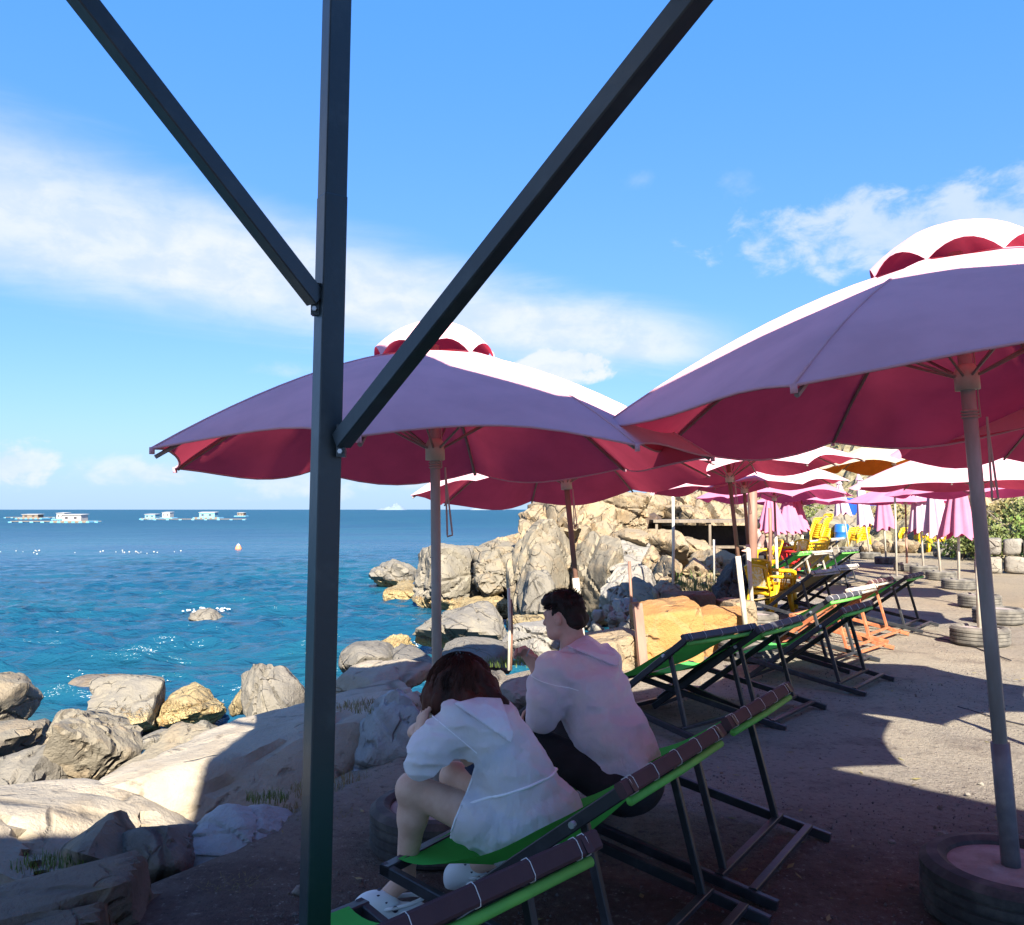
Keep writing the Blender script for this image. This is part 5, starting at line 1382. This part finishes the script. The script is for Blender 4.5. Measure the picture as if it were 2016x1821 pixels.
    bm_ = link('bikini_band', sB.mesh('bikini_band', M['navy']), o)
    sB = SDF((-.25, 2.95, .12), (.36, 3.65, .56), .007); sB.ell(HC + Vector((0, 0, .02)), (.151, .171, .136), (FACE, LEFT, (0, 0, 1)), .03); sB.cone(hL, hL + (kL - hL) * .22, .093, .088, .03); sB.cone(hR, hR + (kR - hR) * .22, .093, .088, .03)
    sB.cut(V3(HC + Vector((0, 0, .10))), (0, 0, 1)); link('bikini_bottom', sB.mesh('bikini_bottom', M['navy']), o)
    # hair
    s = SDF((-.52, 3.18, .55), (.10, 3.72, 1.08), .006)
    s.ell(P(906, 1346, 3.43), (.118, .125, .115), None, .03); s.ell(P(880, 1372, 3.42), (.085, .10, .10), None, .05); s.ell(P(938, 1356, 3.41), (.085, .10, .075), None, .04)
    s.cone(P(858, 1378, 3.38), P(845, 1440, 3.34), .055, .018, .03); s.ell(P(902, 1380, 3.37), (.105, .09, .055), None, .04); s.cone(P(955, 1362, 3.38), P(984, 1386, 3.33), .058, .030, .03); s.cone(P(915, 1375, 3.36), P(945, 1392, 3.27), .05, .022, .03); s.cone(P(880, 1385, 3.36), P(905, 1400, 3.30), .045, .02, .03)
    s.rough(.012, (22, 22, 9), 11, 3); s.rough(.005, (60, 60, 24), 12, 2)
    hr = link('hair', s.mesh('hair', M['hairw']), o)
    rs = random.Random(5); c = P(905, 1344, 3.43); roots = []
    while len(roots) < 1500:
        v = Vector((rs.gauss(0, 1), rs.gauss(0, 1), rs.gauss(.35, .8))).normalized()
        if v.z > -.2: roots.append(v)
    def fn(i, v, n):
        rr = random.Random(i); pts = []; L = rr.uniform(.14, .29); ph = rr.uniform(0, 6.28); wob = rr.uniform(.008, .022)
        tang = Vector((0, 0, -1)) - v * (-v.z); tang = tang.normalized() if tang.length > .05 else Vector((1, 0, 0))
        for k in range(n):
            t = k / (n - 1); an = t * L / .12
            d_ = (v * math.cos(min(an, 1.5)) + tang * math.sin(min(an, 1.5)))
            p = c + Vector((d_.x * .124, d_.y * .13, d_.z * .121)) + Vector((0, 0, -max(0, an - 1.0) * .05 * rr.uniform(.6, 1.3)))
            p += Vector((math.sin(ph + 15 * t), math.cos(ph + 13 * t), .5 * math.sin(ph + 14 * t))) * wob * t
            pts.append(p)
        return pts
    strands(roots, fn, .0019, M['hairw'], hr, npt=11)
    # clogs
    def clog(heel, toe, nm):
        d_ = (toe - heel); d_.z = 0; d_.normalize(); sd = Vector((-d_.y, d_.x, 0)); c_ = heel + d_ * .115
        s = SDF(V3(c_ - Vector((.2, .2, .06))), V3(c_ + Vector((.2, .2, .16))), .005); z0 = .002
        def q(a, b, z): return V3(Vector((heel.x, heel.y, 0)) + d_ * a + sd * b + Vector((0, 0, z)))
        s.cone(q(.0, 0, .024), q(.20, .008, .024), .036, .046, .02)
        s.ell(q(.160, .006, .052), (.086, .054, .058), (d_, sd, (0, 0, 1)), .02)
        s.cut(q(0, 0, z0), (0, 0, -1))
        ob = link(nm, s.mesh(nm, M['clog']), o)
        b_ = MB()
        st = [Vector(q(.10 - .115 * math.sin(a_), .050 * math.cos(a_), .062 + .018 * math.sin(a_))) for a_ in np.linspace(-.25, math.pi + .25, 17)]
        b_.tube(st, .008, 6); b_.build('heel_strap', M['clog'], ob, True)
        h_ = MB()
        for a, b in ((.15, -.028), (.15, .0), (.15, .028), (.185, -.02), (.185, .018), (.21, 0), (.12, -.04), (.12, .04)):
            h_.lathe([(0, .004), (.0065, .003), (.0065, -.01)], 8, Vector(q(a, b, .108 - 3.6 * (a - .15) ** 2 * 4 - 9 * b * b)))
        h_.build('vent_hole', M['clogdark'], ob)
        k_ = MB().lathe([(0, .004), (.011, .003), (.012, -.006)], 10); ko = k_.build('rivet', M['clogdark'], ob); ko.location = Vector(q(.085, .052, .062)); ko.rotation_euler = (math.pi / 2, 0, math.atan2(d_.y, d_.x))
    clog(Vector((aL.x + .055, aL.y - .01, 0)), P(735, 1785, 3.31), 'shoe'); clog(Vector((aR.x + .045, aR.y - .01, 0)), P(900, 1722, 3.60), 'shoe')
    sb = SDF((-.46, 3.28, .58), (-.22, 3.52, .86), .006); cs_ = P(842, 1415, 3.345); sb.ell(cs_, (.036, .05, .036), None, .01); sb.rough(.004, (30, 30, 30), 2)
    b_ = link('bread_roll', sb.mesh('bread_roll', M['bread'])); setp(b_, 'pale bread roll held at the mouth of the bent person', 'bread')
woman()

def man():
    HC = Vector((.50, 3.87, .34)); hL = HC + LEFT * .09; hR = HC - LEFT * .09
    kL, kR = P(1052, 1462, 3.98), Vector((.10, 4.42, .46)); aL = Vector((kL.x - .01, kL.y + .10, .09)); aR = Vector((kR.x - .03, kR.y + .08, .09))
    wa, ch, nk = P(1206, 1455, 3.92), P(1155, 1352, 4.02), P(1130, 1275, 4.10); hd = P(1109, 1213, 4.13)
    sL, sR = P(1090, 1322, 3.90), P(1190, 1308, 4.22); eL, wL = P(1066, 1412, 3.90), P(1056, 1318, 4.04)
    eR, wR = Vector((.28, 4.38, .62)), Vector((.17, 4.36, .56))
    hf = (FACE * 1.0 + Vector((0, 0, -.10)) + Vector((-.12, -.05, 0))).normalized(); f, l, u = frame(hf)
    s = SDF((-.02, 3.55, -.01), (.82, 4.68, 1.24), .0055)
    s.ell(HC, (.15, .165, .13), (FACE, LEFT, (0, 0, 1)), .03)
    s.cone(HC, wa, .13, .128, .05).cone(wa, ch, .128, .145, .06).cone(ch, nk, .13, .065, .06).cone(sL, sR, .062, .062, .07)
    head(s, hd, f, l, u, sc=.96); s.cone(nk, hd - f * .03 - u * .03, .056, .054, .02)
    for h_, k_, a_ in ((hL, kL, aL), (hR, kR, aR)):
        s.cone(h_, k_, .085, .058, .03); s.cone(k_, a_, .056, .036, .03); s.cone(a_, a_ + FACE * .15 + Vector((0, 0, -.05)), .036, .03, .02)
    for S_, E_, W_ in ((sL, eL, wL), (sR, eR, wR)): s.cone(S_, E_, .052, .043, .03); s.cone(E_, W_, .042, .028, .02)
    hand(s, wL, (P(1036, 1285, 4.05) - wL), Vector((-.75, -.35, .35)), Vector((.4, -.3, .9)), .95)
    hand(s, wR, Vector((-.9, .2, -.3)), Vector((0, -.3, -1)), Vector((0, 1, 0)), .5)
    o = link('person', s.mesh('person_body', M['skinman'])); setp(o, 'person with short dark hair, white hooded shirt and black trousers, turned to the sea', 'person')
    s = SDF((.0, 3.50, .15), (.86, 4.62, 1.12), .007)
    s.cone(HC + Vector((0, 0, .06)), wa, .165, .160, .06).cone(wa, ch, .160, .172, .07).cone(ch, nk + Vector((.02, -.01, -.03)), .158, .075, .07)
    s.cone(sL, sR, .075, .075, .08); md = eL + (sL - eL) * .4
    s.cone(sL, md, .076, .078, .05); s.cone(md, eL, .078, .066, .04); s.cone(eL, eL + (wL - eL) * .72, .062, .046, .03)
    s.cone(sR, eR, .074, .066, .05); s.cone(eR, wR, .06, .045, .03)
    s.cut(V3(HC + Vector((0, 0, .015))), (.25, -.12, -1))
    s.folds(.014, (9, 9, 17), 13); s.rough(.004, (8, 8, 15), 13, 3); s.rough(.003, (28, 28, 30), 15, 2)
    flap(s, [P(1116, 1272, 4), P(1150, 1248, 4), P(1185, 1252, 4), P(1222, 1296, 4), P(1214, 1313, 4)], -FACE, .017, M['sheerm'], 'hood', o)
    sh = link('shirt', s.mesh('shirt', M['sheerm']), o); cord(s, sL + (eL - sL) * .22 + Vector((.012, 0, 0)), eL - sL, .17, .0022, M['seam'], 'sleeve_seam', sh); sh['label'] = 'sheer white long-sleeved shirt with a hood on the back'
    s = SDF((-.06, 3.55, .0), (.80, 4.75, .62), .007)
    s.ell(HC + Vector((0, 0, -.005)), (.165, .180, .142), (FACE, LEFT, (0, 0, 1)), .03)
    for h_, k_, a_ in ((hL, kL, aL), (hR, kR, aR)): s.cone(h_, k_, .100, .075, .04); s.cone(k_, a_ + Vector((0, 0, .03)), .073, .058, .03)
    s.rough(.005, (12, 12, 16), 21, 3); link('trousers', s.mesh('trousers', M['black']), o)
    for a_ in (aL, aR):
        s = SDF(V3(a_ - Vector((.3, .2, .12))), V3(a_ + Vector((.15, .3, .08))), .006); b_ = Vector((a_.x, a_.y, .035))
        s.cone(b_ - FACE * .05, b_ + FACE * .16, .040, .044, .02); s.cut((0, 0, .001), (0, 0, -1)); link('shoe', s.mesh('shoe', M['black']), o)
    # hair: short back and sides, longer on top
    s = SDF(V3(hd - Vector((.2, .2, .2))), V3(hd + Vector((.2, .2, .22))), .005)
    def p(a, b, d): return V3(hd + f * a + l * b + u * d)
    s.ell(p(-.020, 0, .034), (.092, .077, .088), (f, l, u), .02); s.ell(p(.015, 0, .078), (.084, .070, .044), (f, l, u), .02)
    s.cone(p(-.075, -.03, -.02), p(-.075, .03, -.02), .040, .040, .02); s.cone(p(.062, -.035, .070), p(.066, .035, .066), .024, .024, .02)
    hf2 = (f * .96 + u * .42).normalized()
    s.F = np.maximum(s.F, 0 * s.F - 9)
    X = np.stack(np.meshgrid(*[s.lo[i] + s.h * np.arange(s.n[i]) for i in range(3)], indexing='ij'), -1) - V3(hd)
    a_, b_, d_ = X @ V3(f), X @ V3(l), X @ V3(u)
    facecut = np.minimum(a_ - .030 + .0 * d_, .052 - d_)            # forehead and face stay bare
    facecut = np.minimum(facecut, .2)
    ear = .036 - np.sqrt((a_ + .004) ** 2 + (d_ + .014) ** 2)
    nape = -.062 - d_
    s.F = np.maximum(s.F, facecut); s.F = np.maximum(s.F, np.where(np.abs(b_) > .05, ear, -1)); s.F = np.maximum(s.F, nape)
    s.rough(.006, (45, 45, 30), 31, 3)
    hr = link('hair', s.mesh('hair', M['hairm']), o)
    rs = random.Random(9); roots = []
    while len(roots) < 1100:
        v = (f * rs.gauss(0, 1) + l * rs.gauss(0, 1) + u * abs(rs.gauss(.5, .7))).normalized()
        roots.append(v)
    def fn(i, v, n):
        rr = random.Random(i); L = rr.uniform(.018, .038); ph = rr.uniform(0, 6)
        b0 = hd + f * -.010 + u * .042; r0 = b0 + f * v.dot(f) * .086 + l * v.dot(l) * .073 + u * v.dot(u) * .080
        dv = (v * .35 + f * .7 * (1 if v.dot(f) > -.3 else -.2) + u * .15 + l * rr.uniform(-.3, .3) - (u * .5 if v.dot(u) < .4 else u * 0)).normalized()
        return [r0 - v * .008 + dv * L * (k / (n - 1)) + v * .010 * math.sin(3.14 * k / (n - 1)) for k in range(n)]
    strands(roots, fn, .0016, M['hairm'], hr, npt=5)
    cg = MB().tube([P(1036, 1292, 4.0), P(1042, 1276, 4.0)], .004, 6).build('cigarette', M['whitewall'], None, True); setp(cg, 'small white stick held between the raised fingers', 'cigarette')
man()

def far_person():
    c = G(1502, 1138); b = Vector((c.x, c.y, 0)); sc = 1.0
    s = SDF(V3(b + Vector((-.6, -.5, -.02))), V3(b + Vector((.6, .6, 1.35))), .014)
    def q(x, y, z): return b + Vector((x, y, z))
    s.cone(q(.05, 0, .46), q(.0, 0, .72), .15, .14, .05).cone(q(0, 0, .72), q(-.10, 0, .98), .15, .075, .05)
    s.ell(q(-.16, 0, 1.14), (.095, .08, .115), None, .02).cone(q(-.10, 0, .98), q(-.15, 0, 1.1), .055, .055, .02)
    for sg in (-1, 1):
        s.cone(q(.05, sg * .09, .44), q(-.36, sg * .12, .46), .085, .06, .03).cone(q(-.36, sg * .12, .46), q(-.38, sg * .12, .06), .058, .04, .03).cone(q(-.38, sg * .12, .05), q(-.52, sg * .12, .03), .04, .03, .02)
        s.cone(q(-.04, sg * .17, .92), q(-.16, sg * .21, .66), .05, .042, .03).cone(q(-.16, sg * .21, .66), q(-.36, sg * .14, .60), .04, .03, .02)
        s.cone(q(-.36, sg * .14, .60), q(-.43, sg * .13, .60), .03, .018, .02)
    o = link('person', s.mesh('person_body', M['skinman'])); setp(o, 'person in a dark striped shirt seated under the rose umbrella', 'person')
    s = SDF(V3(b + Vector((-.5, -.5, .3))), V3(b + Vector((.5, .5, 1.2))), .014)
    s.cone(q(.05, 0, .48), q(.0, 0, .72), .17, .165, .05).cone(q(0, 0, .72), q(-.09, 0, .96), .165, .085, .05)
    for sg in (-1, 1): s.cone(q(-.04, sg * .17, .92), q(-.13, sg * .20, .72), .065, .06, .03)
    link('shirt', s.mesh('shirt', M['stripe']), o)
    s = SDF(V3(b + Vector((-.6, -.5, -.02))), V3(b + Vector((.4, .5, .7))), .014)
    for sg in (-1, 1): s.cone(q(.05, sg * .09, .44), q(-.36, sg * .12, .46), .10, .075, .03).cone(q(-.36, sg * .12, .46), q(-.38, sg * .12, .12), .07, .055, .03)
    link('trousers', s.mesh('trousers', M['black']), o)
    s = SDF(V3(b + Vector((-.4, -.3, .9))), V3(b + Vector((.2, .3, 1.4))), .012); s.ell(q(-.145, 0, 1.17), (.10, .092, .11), None, .02); s.cut(V3(q(-.17, 0, 1.12)), (-.8, 0, -.6)); link('hair', s.mesh('hair', M['hairm']), o)
    arm_chair(b + Vector((.02, 0, 0)), math.pi, 'yellow chair under the person in the striped shirt', ACH2, 1.0)
far_person()
